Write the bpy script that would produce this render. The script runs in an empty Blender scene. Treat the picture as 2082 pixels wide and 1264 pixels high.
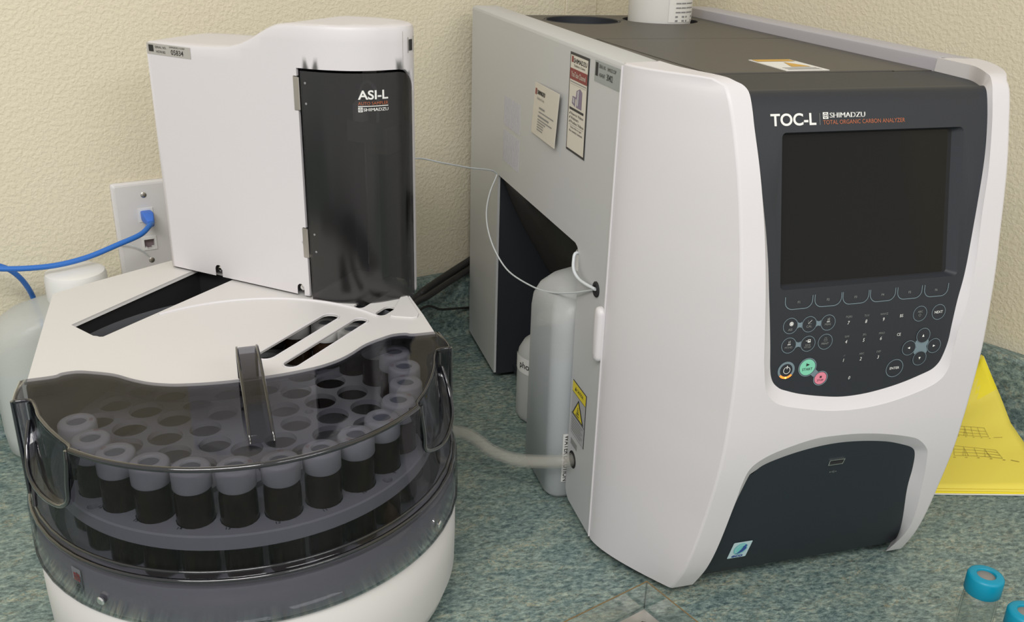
import bpy, bmesh, math, random
from mathutils import Vector, Matrix
from mathutils.geometry import delaunay_2d_cdt
random.seed(7)
PI = math.pi
sc = bpy.context.scene
COL = sc.collection

# ------------------------------------------------------------------ camera
CAM_H = 0.585
FPX, CX, CY = 1889.38, 1041.0, 632.0
RW = [Vector((0.9620771257, -0.2713705276, 0.0276702162)),
      Vector((-0.0805597299, -0.3795798571, -0.9216448676)),
      Vector((0.2606103107, 0.8844643401, -0.3870466343))]      # right, down, forward
CAMP = Vector((0, 0, CAM_H))
cd = bpy.data.cameras.new('camera')
cd.sensor_fit = 'HORIZONTAL'; cd.sensor_width = 36.0
cd.lens = 36.0 * FPX / 2082.0
cd.clip_start = 0.02; cd.clip_end = 30
cam = bpy.data.objects.new('camera', cd); COL.objects.link(cam)
r, d, f = RW
cam.matrix_world = Matrix(((r.x, -d.x, -f.x, 0), (r.y, -d.y, -f.y, 0), (r.z, -d.z, -f.z, CAM_H), (0, 0, 0, 1)))
sc.camera = cam

sc.cycles.transparent_max_bounces = 32
# ------------------------------------------------------------------ world, light, exposure
sc.view_settings.view_transform = 'Standard'
try: sc.view_settings.look = 'None'
except Exception: pass
sc.view_settings.gamma = 1.0
sc.view_settings.use_curve_mapping = False
sc.view_settings.exposure = 0.0
wd = bpy.data.worlds.new('room_light'); sc.world = wd; wd.use_nodes = True
wd.node_tree.nodes['Background'].inputs[0].default_value = (1.0, 0.975, 0.95, 1)
wd.node_tree.nodes['Background'].inputs[1].default_value = 0.66

def area(name, loc, target, sx, sy, power, col):
    ld = bpy.data.lights.new(name, 'AREA'); ld.shape = 'RECTANGLE'
    ld.size = sx; ld.size_y = sy; ld.energy = power; ld.color = col
    o = bpy.data.objects.new(name, ld); COL.objects.link(o); o.location = loc
    o.rotation_euler = (Vector(target) - Vector(loc)).to_track_quat('-Z', 'Y').to_euler()
    return o
area('ceiling_troffer', (-0.50, -0.55, 1.62), (-0.35, 0.10, 0), 1.2, 0.55, 27, (1.0, 0.98, 0.95))
area('ceiling_troffer_far', (1.1, -1.6, 1.62), (1.1, -1.5, 0), 1.2, 0.55, 22, (1.0, 0.98, 0.95))

# ------------------------------------------------------------------ measuring helpers (a pixel's ray met with a real plane)
def ray(px, py):
    x = (px - CX) / FPX; y = (py - CY) / FPX
    return RW[0] * x + RW[1] * y + RW[2]
def onz(px, py, z=0.0):
    d = ray(px, py); t = (z - CAM_H) / d.z
    return CAMP + d * t
def onpl(px, py, n, q):
    n = Vector(n); d = ray(px, py); t = (Vector(q) - CAMP).dot(n) / d.dot(n)
    return CAMP + d * t

# ------------------------------------------------------------------ materials
MATS = {}
def mat(name, col, rough=0.5, metal=0.0, spec=0.5, coat=0.0, bump=None, trans=0.0, ior=1.45, emit=None, es=1.0, mottle=0.0):
    if name in MATS: return MATS[name]
    m = bpy.data.materials.new(name); m.use_nodes = True
    nt = m.node_tree; b = nt.nodes['Principled BSDF']
    b.inputs['Base Color'].default_value = (*col, 1)
    b.inputs['Roughness'].default_value = rough
    b.inputs['Metallic'].default_value = metal
    b.inputs['Specular IOR Level'].default_value = spec
    b.inputs['Coat Weight'].default_value = coat
    b.inputs['IOR'].default_value = ior
    if trans: b.inputs['Transmission Weight'].default_value = trans
    if emit:
        b.inputs['Emission Color'].default_value = (*emit, 1); b.inputs['Emission Strength'].default_value = es
    if bump or mottle:
        tc = nt.nodes.new('ShaderNodeTexCoord')
        nz = nt.nodes.new('ShaderNodeTexNoise'); nz.inputs['Scale'].default_value = bump[0] if bump else 60
        nz.inputs['Detail'].default_value = 3
        nt.links.new(tc.outputs['Object'], nz.inputs['Vector'])
        if bump:
            bp = nt.nodes.new('ShaderNodeBump'); bp.inputs['Strength'].default_value = bump[1]; bp.inputs['Distance'].default_value = bump[2]
            nt.links.new(nz.outputs['Fac'], bp.inputs['Height']); nt.links.new(bp.outputs['Normal'], b.inputs['Normal'])
        if mottle:
            mx = nt.nodes.new('ShaderNodeMix'); mx.data_type = 'RGBA'
            mx.inputs[6].default_value = (*[c * (1 - mottle) for c in col], 1); mx.inputs[7].default_value = (*[min(1, c * (1 + mottle)) for c in col], 1)
            nt.links.new(nz.outputs['Fac'], mx.inputs[0]); nt.links.new(mx.outputs[2], b.inputs['Base Color'])
    MATS[name] = m; return m

def smoked(name, tint, rough=0.03, refl=1.0):
    m = bpy.data.materials.new(name); m.use_nodes = True; nt = m.node_tree
    for n in list(nt.nodes): nt.nodes.remove(n)
    out = nt.nodes.new('ShaderNodeOutputMaterial'); mix = nt.nodes.new('ShaderNodeMixShader')
    tr = nt.nodes.new('ShaderNodeBsdfTransparent'); tr.inputs[0].default_value = (*tint, 1)
    gl = nt.nodes.new('ShaderNodeBsdfGlossy'); gl.inputs['Roughness'].default_value = rough; gl.inputs[0].default_value = (1, 1, 1, 1)
    fr = nt.nodes.new('ShaderNodeFresnel'); fr.inputs[0].default_value = 1.47
    mu = nt.nodes.new('ShaderNodeMath'); mu.operation = 'MULTIPLY'; mu.inputs[1].default_value = refl
    ge = nt.nodes.new('ShaderNodeNewGeometry'); mr = nt.nodes.new('ShaderNodeMapRange')
    mr.inputs['To Min'].default_value = 1.47; mr.inputs['To Max'].default_value = 1 / 1.47
    nt.links.new(ge.outputs['Backfacing'], mr.inputs['Value']); nt.links.new(mr.outputs[0], fr.inputs[0])
    nt.links.new(fr.outputs[0], mu.inputs[0]); nt.links.new(mu.outputs[0], mix.inputs[0])
    nt.links.new(tr.outputs[0], mix.inputs[1]); nt.links.new(gl.outputs[0], mix.inputs[2]); nt.links.new(mix.outputs[0], out.inputs[0])
    return m

def hdpe(name, col, alpha, rough=0.35, bump=True):
    m = bpy.data.materials.new(name); m.use_nodes = True; nt = m.node_tree
    b = nt.nodes['Principled BSDF']; out = nt.nodes['Material Output']
    b.inputs['Base Color'].default_value = (*col, 1); b.inputs['Roughness'].default_value = rough
    b.inputs['Subsurface Weight'].default_value = 0.0
    tl = nt.nodes.new('ShaderNodeBsdfTranslucent'); tl.inputs[0].default_value = (*col, 1)
    m1 = nt.nodes.new('ShaderNodeMixShader'); m1.inputs[0].default_value = 0.35
    tr = nt.nodes.new('ShaderNodeBsdfTransparent'); m2 = nt.nodes.new('ShaderNodeMixShader'); m2.inputs[0].default_value = alpha
    nt.links.new(b.outputs[0], m1.inputs[1]); nt.links.new(tl.outputs[0], m1.inputs[2])
    nt.links.new(m1.outputs[0], m2.inputs[1]); nt.links.new(tr.outputs[0], m2.inputs[2]); nt.links.new(m2.outputs[0], out.inputs[0])
    if bump:
        tc = nt.nodes.new('ShaderNodeTexCoord'); nz = nt.nodes.new('ShaderNodeTexNoise'); nz.inputs['Scale'].default_value = 350
        bp = nt.nodes.new('ShaderNodeBump'); bp.inputs['Strength'].default_value = 0.25; bp.inputs['Distance'].default_value = 0.001
        nt.links.new(tc.outputs['Object'], nz.inputs['Vector']); nt.links.new(nz.outputs['Fac'], bp.inputs['Height']); nt.links.new(bp.outputs['Normal'], b.inputs['Normal'])
    return m

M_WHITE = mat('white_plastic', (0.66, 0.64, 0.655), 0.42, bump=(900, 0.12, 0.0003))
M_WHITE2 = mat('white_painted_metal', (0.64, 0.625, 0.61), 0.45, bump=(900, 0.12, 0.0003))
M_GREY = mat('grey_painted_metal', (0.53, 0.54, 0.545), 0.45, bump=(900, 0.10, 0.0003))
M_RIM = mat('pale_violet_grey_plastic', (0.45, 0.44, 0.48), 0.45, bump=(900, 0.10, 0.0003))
M_DARK = mat('charcoal_plastic', (0.026, 0.029, 0.035), 0.5, spec=0.4, bump=(1200, 0.15, 0.0003))
M_DARKTOP = mat('charcoal_plastic_warm_sheen', (0.085, 0.078, 0.068), 0.5, bump=(1200, 0.15, 0.0003))  # charcoal top; warm grazing reflection is put into the base colour
M_LOWER = mat('slate_plastic', (0.019, 0.026, 0.032), 0.5, spec=0.4, bump=(1200, 0.1, 0.0003))
M_RECESS = mat('matte_black_plastic', (0.018, 0.021, 0.027), 0.6)
M_RECGLOSS = mat('gloss_brown_black_plastic', (0.055, 0.050, 0.045), 0.22)
M_GAP = mat('seam_black', (0.012, 0.012, 0.013), 0.8)
M_SCREEN = mat('dark_screen_glass', (0.008, 0.008, 0.007), 0.08, spec=0.3)
M_LETTER = mat('white_lettering', (0.78, 0.78, 0.75), 0.5)
M_DIM = mat('dim_grey_lettering', (0.22, 0.23, 0.22), 0.5)
M_ORANGE = mat('orange_brown_lettering', (0.42, 0.13, 0.06), 0.5)
M_KEYRING = mat('blue_grey_print', (0.17, 0.23, 0.26), 0.5)
M_GREENK = mat('mint_key', (0.22, 0.62, 0.43), 0.5)
M_PINKK = mat('pink_key', (0.75, 0.24, 0.32), 0.5)
M_INK = mat('black_ink', (0.02, 0.02, 0.02), 0.6)
M_GREYINK = mat('grey_ink', (0.25, 0.25, 0.25), 0.6)
M_REDINK = mat('red_ink', (0.45, 0.05, 0.05), 0.6)
M_LABEL = mat('silver_label', (0.42, 0.40, 0.37), 0.35)
M_LABEL2 = mat('grey_foil_label', (0.30, 0.33, 0.33), 0.35)
M_PAPER = mat('cream_card', (0.66, 0.62, 0.54), 0.7)
M_BLACKB = mat('label_border', (0.03, 0.03, 0.035), 0.5)
M_YELLOWL = mat('warning_yellow', (0.75, 0.62, 0.03), 0.5)
M_PALELAB = mat('pale_grey_label', (0.42, 0.42, 0.43), 0.4)
M_STEEL = mat('brushed_steel', (0.55, 0.52, 0.48), 0.3, metal=1.0)
M_CHROME = mat('chrome', (0.8, 0.8, 0.8), 0.12, metal=1.0)
M_RUBBER = mat('black_rubber', (0.015, 0.015, 0.017), 0.7)
M_CABLE = mat('black_cable_jacket', (0.025, 0.024, 0.024), 0.5)
M_BLUE = mat('blue_cable_jacket', (0.030, 0.16, 0.55), 0.4)
M_BLUEP = mat('blue_plug_boot', (0.05, 0.17, 0.62), 0.45)
M_PLATE = mat('ivory_grey_wall_plate', (0.66, 0.645, 0.635), 0.4)
M_TEAL = mat('teal_cap_plastic', (0.0, 0.26, 0.40), 0.4, bump=(300, 0.15, 0.0004))
M_SEPT = mat('grey_septum', (0.23, 0.22, 0.20), 0.6)
M_WCAP = mat('white_cap_plastic', (0.74, 0.74, 0.72), 0.4)
M_SEPTW = mat('pale_septum', (0.30, 0.32, 0.36), 0.5)
M_DISC = mat('pale_rack_plastic', (0.60, 0.60, 0.60), 0.5)
M_TRAY = mat('tray_plastic', (0.40, 0.41, 0.44), 0.5)
M_YPAPER = mat('yellow_paper', (0.80, 0.68, 0.10), 0.7)
M_YPAPER2 = mat('bright_yellow_paper', (0.85, 0.72, 0.03), 0.7)
M_WPAPER = mat('white_paper', (0.75, 0.74, 0.70), 0.7)
M_PENCIL = mat('brown_print', (0.25, 0.19, 0.05), 0.7)
M_GLASSBR = mat('amber_vial_glass', (0.034, 0.019, 0.010), 0.08, spec=0.35)
M_LED = mat('amber_led', (1, 0.30, 0.05), 0.4, emit=(1.0, 0.20, 0.02), es=1.0)
M_LED2 = mat('amber_led_core', (1, 0.6, 0.2), 0.4, emit=(1.0, 0.45, 0.08), es=2.0)
M_TUBEW = mat('white_fluoropolymer_tube', (0.62, 0.66, 0.68), 0.3, spec=0.6)
M_STICKBL = mat('sticker_pale_blue', (0.55, 0.72, 0.75), 0.4)
M_STICKTQ = mat('sticker_turquoise', (0.20, 0.62, 0.62), 0.4)
M_STICKNV = mat('sticker_navy', (0.03, 0.08, 0.33), 0.4)
M_MAROON = mat('maroon_print', (0.23, 0.040, 0.040), 0.5)
M_MAUVE = mat('mauve_print', (0.22, 0.18, 0.26), 0.5)
M_BCOVER = smoked('smoked_cover_plastic', (0.60, 0.603, 0.635), 0.03, 0.55)
M_DOOR = smoked('dark_smoked_door', (0.42, 0.415, 0.42), 0.20, 1.7)
M_CLEAR = None
M_CLEARG = smoked('clear_glass', (0.95, 0.96, 0.955), 0.02, 1.5)
M_JUG = hdpe('translucent_white_plastic', (0.74, 0.76, 0.74), 0.30)
M_BOTTLE = hdpe('frosted_bottle_plastic', (0.80, 0.82, 0.82), 0.26)
M_CLEAR = hdpe('clear_vinyl_tube', (0.62, 0.60, 0.54), 0.76, 0.08, False)
M_LIQ = mat('still_water_tint', (0.22, 0.31, 0.37), 0.2)
M_LIQJ = mat('jug_water_tint', (0.55, 0.62, 0.60), 0.2)

def wall_mat():
    m = bpy.data.materials.new('knockdown_beige_wall'); m.use_nodes = True; nt = m.node_tree; b = nt.nodes['Principled BSDF']
    tc = nt.nodes.new('ShaderNodeTexCoord')
    n1 = nt.nodes.new('ShaderNodeTexNoise'); n1.inputs['Scale'].default_value = 215; n1.inputs['Detail'].default_value = 5; n1.inputs['Distortion'].default_value = 0.25
    rp = nt.nodes.new('ShaderNodeValToRGB'); rp.color_ramp.elements[0].position = 0.42; rp.color_ramp.elements[1].position = 0.60
    n2 = nt.nodes.new('ShaderNodeTexNoise'); n2.inputs['Scale'].default_value = 420; n2.inputs['Detail'].default_value = 2
    ad = nt.nodes.new('ShaderNodeMath'); ad.operation = 'MULTIPLY_ADD'; ad.inputs[1].default_value = 0.35
    bp = nt.nodes.new('ShaderNodeBump'); bp.inputs['Strength'].default_value = 0.4; bp.inputs['Distance'].default_value = 0.0010
    n3 = nt.nodes.new('ShaderNodeTexNoise'); n3.inputs['Scale'].default_value = 6
    mx = nt.nodes.new('ShaderNodeMix'); mx.data_type = 'RGBA'
    mx.inputs[6].default_value = (0.715, 0.645, 0.485, 1); mx.inputs[7].default_value = (0.72, 0.670, 0.520, 1)
    L = nt.links.new
    for n in (n1, n2, n3): L(tc.outputs['Object'], n.inputs['Vector'])
    L(n1.outputs['Fac'], rp.inputs[0]); L(n2.outputs['Fac'], ad.inputs[0]); L(rp.outputs[0], ad.inputs[2]); L(ad.outputs[0], bp.inputs['Height'])
    L(bp.outputs['Normal'], b.inputs['Normal']); L(n3.outputs['Fac'], mx.inputs[0]); L(mx.outputs[2], b.inputs['Base Color'])
    b.inputs['Roughness'].default_value = 0.55; b.inputs['Specular IOR Level'].default_value = 0.35
    return m
M_WALL = wall_mat()

def counter_mat():
    m = bpy.data.materials.new('green_granite_laminate'); m.use_nodes = True; nt = m.node_tree; b = nt.nodes['Principled BSDF']
    L = nt.links.new; tc = nt.nodes.new('ShaderNodeTexCoord')
    mp = nt.nodes.new('ShaderNodeMapping'); mp.inputs['Rotation'].default_value = (0, 0, 0.55); mp.inputs['Scale'].default_value = (1, 2.0, 1.4)
    L(tc.outputs['Object'], mp.inputs[0])
    def noise(s, det, dis, ro=0.6):
        n = nt.nodes.new('ShaderNodeTexNoise'); n.inputs['Scale'].default_value = s; n.inputs['Detail'].default_value = det
        n.inputs['Distortion'].default_value = dis; n.inputs['Roughness'].default_value = ro; L(mp.outputs[0], n.inputs['Vector']); return n
    a = noise(125, 9, 0.35, 0.82); c = noise(20, 4, 1.0); e = noise(60, 6, 1.6)
    r1 = nt.nodes.new('ShaderNodeValToRGB'); cr = r1.color_ramp
    cr.elements[0].position = 0.33; cr.elements[0].color = (0.022, 0.040, 0.046, 1)
    cr.elements[1].position = 0.70; cr.elements[1].color = (0.52, 0.62, 0.55, 1)
    for p, co in ((0.42, (0.078, 0.118, 0.120, 1)), (0.50, (0.165, 0.228, 0.220, 1)), (0.58, (0.28, 0.355, 0.325, 1))):
        el = cr.elements.new(p); el.color = co
    L(a.outputs['Fac'], r1.inputs[0])
    r2 = nt.nodes.new('ShaderNodeValToRGB'); r2.color_ramp.elements[0].position = 0.47; r2.color_ramp.elements[0].color = (0, 0, 0, 1)
    r2.color_ramp.elements[1].position = 0.53; r2.color_ramp.elements[1].color = (0, 0, 0, 1)
    el = r2.color_ramp.elements.new(0.50); el.color = (1, 1, 1, 1)
    L(e.outputs['Fac'], r2.inputs[0])
    r3 = nt.nodes.new('ShaderNodeValToRGB'); r3.color_ramp.elements[0].position = 0.45; r3.color_ramp.elements[1].position = 0.62
    L(c.outputs['Fac'], r3.inputs[0])
    mu = nt.nodes.new('ShaderNodeMath'); mu.operation = 'MULTIPLY'; L(r2.outputs[0], mu.inputs[0]); L(r3.outputs[0], mu.inputs[1])
    mu2 = nt.nodes.new('ShaderNodeMath'); mu2.operation = 'MULTIPLY'; mu2.inputs[1].default_value = 0.6; L(mu.outputs[0], mu2.inputs[0])
    mx = nt.nodes.new('ShaderNodeMix'); mx.data_type = 'RGBA'; L(mu2.outputs[0], mx.inputs[0]); L(r1.outputs[0], mx.inputs[6]); mx.inputs[7].default_value = (0.50, 0.42, 0.26, 1)
    mx2 = nt.nodes.new('ShaderNodeMix'); mx2.data_type = 'RGBA'; mx2.blend_type = 'MULTIPLY'; mx2.inputs[0].default_value = 0.55
    r4 = nt.nodes.new('ShaderNodeValToRGB'); r4.color_ramp.elements[0].position = 0.3; r4.color_ramp.elements[0].color = (0.6, 0.68, 0.70, 1); r4.color_ramp.elements[1].position = 0.7; r4.color_ramp.elements[1].color = (1.15, 1.12, 1.0, 1)
    L(c.outputs['Fac'], r4.inputs[0]); L(mx.outputs[2], mx2.inputs[6]); L(r4.outputs[0], mx2.inputs[7]); L(mx2.outputs[2], b.inputs['Base Color'])
    b.inputs['Roughness'].default_value = 0.38
    return m
M_COUNTER = counter_mat()

# ------------------------------------------------------------------ mesh helpers
class MB:
    """collects geometry and links it as ONE mesh object"""
    def __init__(s): s.v = []; s.f = []; s.m = []; s.mats = []
    def mi(s, m):
        if m not in s.mats: s.mats.append(m)
        return s.mats.index(m)
    def add(s, vs, fs, m):
        k = s.mi(m); o = len(s.v); s.v += [Vector(v) for v in vs]
        for f in fs: s.f.append(tuple(i + o for i in f)); s.m.append(k)
        return s
    def build(s, name, parent=None, loc=(0, 0, 0), smooth=35, bevel=None, solid=None, weld=True, flip=False, rz=0.0):
        me = bpy.data.meshes.new(name)
        L = Vector(loc) if parent is None else Vector((0, 0, 0))
        org = Vector(loc)
        IR = Matrix.Rotation(-rz, 3, 'Z'); me.from_pydata([tuple(IR @ (v - org)) if rz else tuple(v - org) for v in s.v], [], s.f)
        for m in s.mats: me.materials.append(m)
        for p, k in zip(me.polygons, s.m): p.material_index = k
        if weld:
            bm = bmesh.new(); bm.from_mesh(me)
            bmesh.ops.remove_doubles(bm, verts=bm.verts, dist=0.00002)
            bmesh.ops.recalc_face_normals(bm, faces=bm.faces)
            if flip: bmesh.ops.reverse_faces(bm, faces=bm.faces)
            bm.to_mesh(me); bm.free()
        if smooth is not None:
            for p in me.polygons: p.use_smooth = True
            me.set_sharp_from_angle(angle=math.radians(smooth))
        me.update()
        o = bpy.data.objects.new(name, me); COL.objects.link(o)
        if parent: o.parent = parent
        else: o.location = L; o.rotation_euler = (0, 0, rz)
        if solid:
            md = o.modifiers.new('solid', 'SOLIDIFY'); md.thickness = solid; md.offset = -1 if solid > 0 else 1
        if bevel:
            md = o.modifiers.new('bevel', 'BEVEL'); md.width = bevel; md.segments = 3; md.limit_method = 'ANGLE'; md.angle_limit = math.radians(35)
        return o

def tag(o, label=None, cat=None, group=None, kind=None):
    if label: o['label'] = label
    if cat: o['category'] = cat
    if group: o['group'] = group
    if kind: o['kind'] = kind
    return o
def empty(name, loc, rz=0.0):
    o = bpy.data.objects.new(name, None); COL.objects.link(o); o.location = loc; o.rotation_euler = (0, 0, rz); o.empty_display_size = 0.02
    return o
class Part:
    """build parts in world coordinates (or in a thing's own frame when local=True) under a root"""
    def __init__(s, root, local=False): s.root = root; s.loc = (0, 0, 0) if local else tuple(root.location); s.rz = 0.0 if local else root.rotation_euler.z
    def __call__(s, mb, name, **k): return mb.build(name, s.root, s.loc, rz=s.rz, **k)
    def sub(s, parent): q = Part(parent, True); q.loc = s.loc; q.rz = s.rz; return q

def box(mb, x0, x1, y0, y1, z0, z1, m):
    vs = [(x, y, z) for z in (z0, z1) for y in (y0, y1) for x in (x0, x1)]
    return mb.add(vs, [(0, 2, 3, 1), (4, 5, 7, 6), (0, 1, 5, 4), (2, 6, 7, 3), (0, 4, 6, 2), (1, 3, 7, 5)], m)
def obox(mb, o, ux, uy, uz, sx, sy, sz, m):
    """box from origin corner o with axes"""
    o = Vector(o); ux = Vector(ux) * sx; uy = Vector(uy) * sy; uz = Vector(uz) * sz
    vs = [o + ux * a + uy * b + uz * c for c in (0, 1) for b in (0, 1) for a in (0, 1)]
    return mb.add(vs, [(0, 2, 3, 1), (4, 5, 7, 6), (0, 1, 5, 4), (2, 6, 7, 3), (0, 4, 6, 2), (1, 3, 7, 5)], m)
def prism(mb, poly, fn, h0, h1, m):
    """extrude polygon: fn(u,v,h) -> xyz"""
    n = len(poly); vs = [fn(u, v, h0) for u, v in poly] + [fn(u, v, h1) for u, v in poly]
    fs = [tuple(range(n))[::-1], tuple(range(n, 2 * n))] + [(i, (i + 1) % n, n + (i + 1) % n, n + i) for i in range(n)]
    return mb.add(vs, fs, m)
def pip(x, y, P):
    c = False; j = len(P) - 1
    for i in range(len(P)):
        xi, yi = P[i]; xj, yj = P[j]
        if (yi > y) != (yj > y) and x < (xj - xi) * (y - yi) / (yj - yi) + xi: c = not c
        j = i
    return c
def segd(x, y, P):
    b = 1e9; n = len(P)
    for i in range(n):
        ax, ay = P[i]; bx, by = P[(i + 1) % n]; dx, dy = bx - ax, by - ay; L = dx * dx + dy * dy
        t = 0 if L == 0 else max(0, min(1, ((x - ax) * dx + (y - ay) * dy) / L))
        b = min(b, (x - ax - t * dx) ** 2 + (y - ay - t * dy) ** 2)
    return math.sqrt(b)
def tri2d(outer, holes=(), su=None, sv=None, us=None, vs_=None):
    """triangulate polygon with holes and interior grid points; returns verts, tris"""
    V = [Vector(p) for p in outer]; E = [(i, (i + 1) % len(outer)) for i in range(len(outer))]
    for h in holes:
        o = len(V); V += [Vector(p) for p in h]; E += [(o + i, o + (i + 1) % len(h)) for i in range(len(h))]
    if us is None and su:
        xs = [p[0] for p in outer]; n = max(1, int((max(xs) - min(xs)) / su)); us = [min(xs) + (i + 0.5) * (max(xs) - min(xs)) / n for i in range(n)]
    if vs_ is None and sv:
        ys = [p[1] for p in outer]; n = max(1, int((max(ys) - min(ys)) / sv)); vs_ = [min(ys) + (i + 0.5) * (max(ys) - min(ys)) / n for i in range(n)]
    if us and vs_:
        eps = min((us[1] - us[0]) if len(us) > 1 else 1, (vs_[1] - vs_[0]) if len(vs_) > 1 else 1) * 0.35
        for u in us:
            for v in vs_:
                if pip(u, v, outer) and not any(pip(u, v, h) for h in holes) and segd(u, v, outer) > eps and all(segd(u, v, h) > eps for h in holes):
                    V.append(Vector((u, v)))
    ov, oe, of, _, _, _ = delaunay_2d_cdt(V, E, [], 0, 1e-7)
    out = []
    for t in of:
        cx = sum(ov[i].x for i in t) / 3; cy = sum(ov[i].y for i in t) / 3
        if pip(cx, cy, outer) and not any(pip(cx, cy, h) for h in holes): out.append(tuple(t))
    return [(p.x, p.y) for p in ov], out
def patch(mb, outer, holes, fn, m, **k):
    V, T = tri2d(outer, holes, **k); return mb.add([fn(u, v) for u, v in V], T, m)
def plate(mb, outer, holes, fn, h0, h1, m, mside=None, **k):
    """plate with thickness: fn(u,v,h)"""
    V, T = tri2d(outer, holes, **k)
    mb.add([fn(u, v, h1) for u, v in V], T, m); mb.add([fn(u, v, h0) for u, v in V], [t[::-1] for t in T], m)
    for P in [outer] + list(holes):
        n = len(P); mb.add([fn(u, v, h0) for u, v in P] + [fn(u, v, h1) for u, v in P], [(i, (i + 1) % n, n + (i + 1) % n, n + i) for i in range(n)], mside or m)
    return mb
def dens(P, L=.004, closed=True):
    out = []; n = len(P)
    for i in range(n if closed else n - 1):
        a = Vector(P[i]); b = Vector(P[(i + 1) % n]); k = max(1, int((b - a).length / L)); out += [tuple(a + (b - a) * j / k) for j in range(k)]
    return out
def circ(cx, cy, r, n=24, a0=0, a1=2 * PI):
    return [(cx + r * math.cos(a0 + (a1 - a0) * i / n), cy + r * math.sin(a0 + (a1 - a0) * i / n)) for i in range(n + (0 if abs(a1 - a0 - 2 * PI) < 1e-6 else 1))]
def rrect(x0, x1, y0, y1, r, n=5):
    P = []
    for cx, cy, a in ((x1 - r, y0 + r, -PI / 2), (x1 - r, y1 - r, 0), (x0 + r, y1 - r, PI / 2), (x0 + r, y0 + r, PI)):
        P += [(cx + r * math.cos(a + PI / 2 * i / n), cy + r * math.sin(a + PI / 2 * i / n)) for i in range(n + 1)]
    return P
def slotpoly(a, b, w, n=8):
    ax, ay = a; bx, by = b; t = math.atan2(by - ay, bx - ax)
    return [(bx + w * math.cos(t - PI / 2 + PI * i / n), by + w * math.sin(t - PI / 2 + PI * i / n)) for i in range(n + 1)] + \
           [(ax + w * math.cos(t + PI / 2 + PI * i / n), ay + w * math.sin(t + PI / 2 + PI * i / n)) for i in range(n + 1)]
def smoothpts(P, n=6, closed=False):
    P = [Vector(p) for p in P]; out = []; N = len(P)
    for i in range(N if closed else N - 1):
        p0 = P[i - 1] if (i > 0 or closed) else P[0] * 2 - P[1]; p1 = P[i]; p2 = P[(i + 1) % N]
        p3 = P[(i + 2) % N] if (i + 2 < N or closed) else p2 * 2 - p1
        for k in range(n):
            t = k / n
            out.append(0.5 * ((2 * p1) + (p2 - p0) * t + (2 * p0 - 5 * p1 + 4 * p2 - p3) * t * t + (3 * p1 - p0 - 3 * p2 + p3) * t ** 3))
    if not closed: out.append(P[-1])
    return out
def resample(P, n):
    P = [Vector(p) for p in P]; L = [0]
    for a, b in zip(P, P[1:]): L.append(L[-1] + (b - a).length)
    out = []; j = 0
    for i in range(n):
        s = L[-1] * i / (n - 1)
        while j < len(L) - 2 and L[j + 1] < s: j += 1
        t = (s - L[j]) / max(1e-12, L[j + 1] - L[j]); out.append(P[j] + (P[j + 1] - P[j]) * t)
    return out
def tube(mb, pts, r, m, n=12, smooth=6, caps=True):
    P = smoothpts(pts, smooth) if smooth else [Vector(p) for p in pts]
    up = Vector((0, 0, 1)); vs = []; fs = []
    t = (P[1] - P[0]).normalized(); nrm = t.cross(up)
    if nrm.length < 1e-3: nrm = t.cross(Vector((1, 0, 0)))
    nrm.normalize()
    for i, p in enumerate(P):
        t = (P[min(i + 1, len(P) - 1)] - P[max(i - 1, 0)]).normalized()
        nrm = (nrm - t * nrm.dot(t)).normalized(); bn = t.cross(nrm)
        rr = r(i / (len(P) - 1)) if callable(r) else r
        for k in range(n):
            a = 2 * PI * k / n; vs.append(p + (nrm * math.cos(a) + bn * math.sin(a)) * rr)
    for i in range(len(P) - 1):
        for k in range(n): fs.append((i * n + k, i * n + (k + 1) % n, (i + 1) * n + (k + 1) % n, (i + 1) * n + k))
    if caps: fs += [tuple(range(n))[::-1], tuple(range((len(P) - 1) * n, len(P) * n))]
    return mb.add(vs, fs, m)
def lathe(mb, prof, c, m, n=32, ax=None, cap=True):
    """prof: (radius, height) about axis through c"""
    c = Vector(c); az = Vector(ax).normalized() if ax else Vector((0, 0, 1))
    ux = az.orthogonal().normalized(); uy = az.cross(ux); vs = []; fs = []
    for (rr, h) in prof:
        for k in range(n):
            a = 2 * PI * k / n; vs.append(c + az * h + (ux * math.cos(a) + uy * math.sin(a)) * max(rr, 1e-5))
    for i in range(len(prof) - 1):
        for k in range(n): fs.append((i * n + k, i * n + (k + 1) % n, (i + 1) * n + (k + 1) % n, (i + 1) * n + k))
    if cap: fs += [tuple(range(n))[::-1], tuple(range((len(prof) - 1) * n, len(prof) * n))]
    return mb.add(vs, fs, m)
def loft(mb, rings, m, closed=True, cap0=False, cap1=False):
    n = len(rings[0]); vs = [p for R in rings for p in R]; fs = []
    for i in range(len(rings) - 1):
        for k in range(n if closed else n - 1): fs.append((i * n + k, i * n + (k + 1) % n, (i + 1) * n + (k + 1) % n, (i + 1) * n + k))
    if cap0: fs.append(tuple(range(n))[::-1])
    if cap1: fs.append(tuple(range((len(rings) - 1) * n, len(rings) * n)))
    return mb.add(vs, fs, m)

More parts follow.
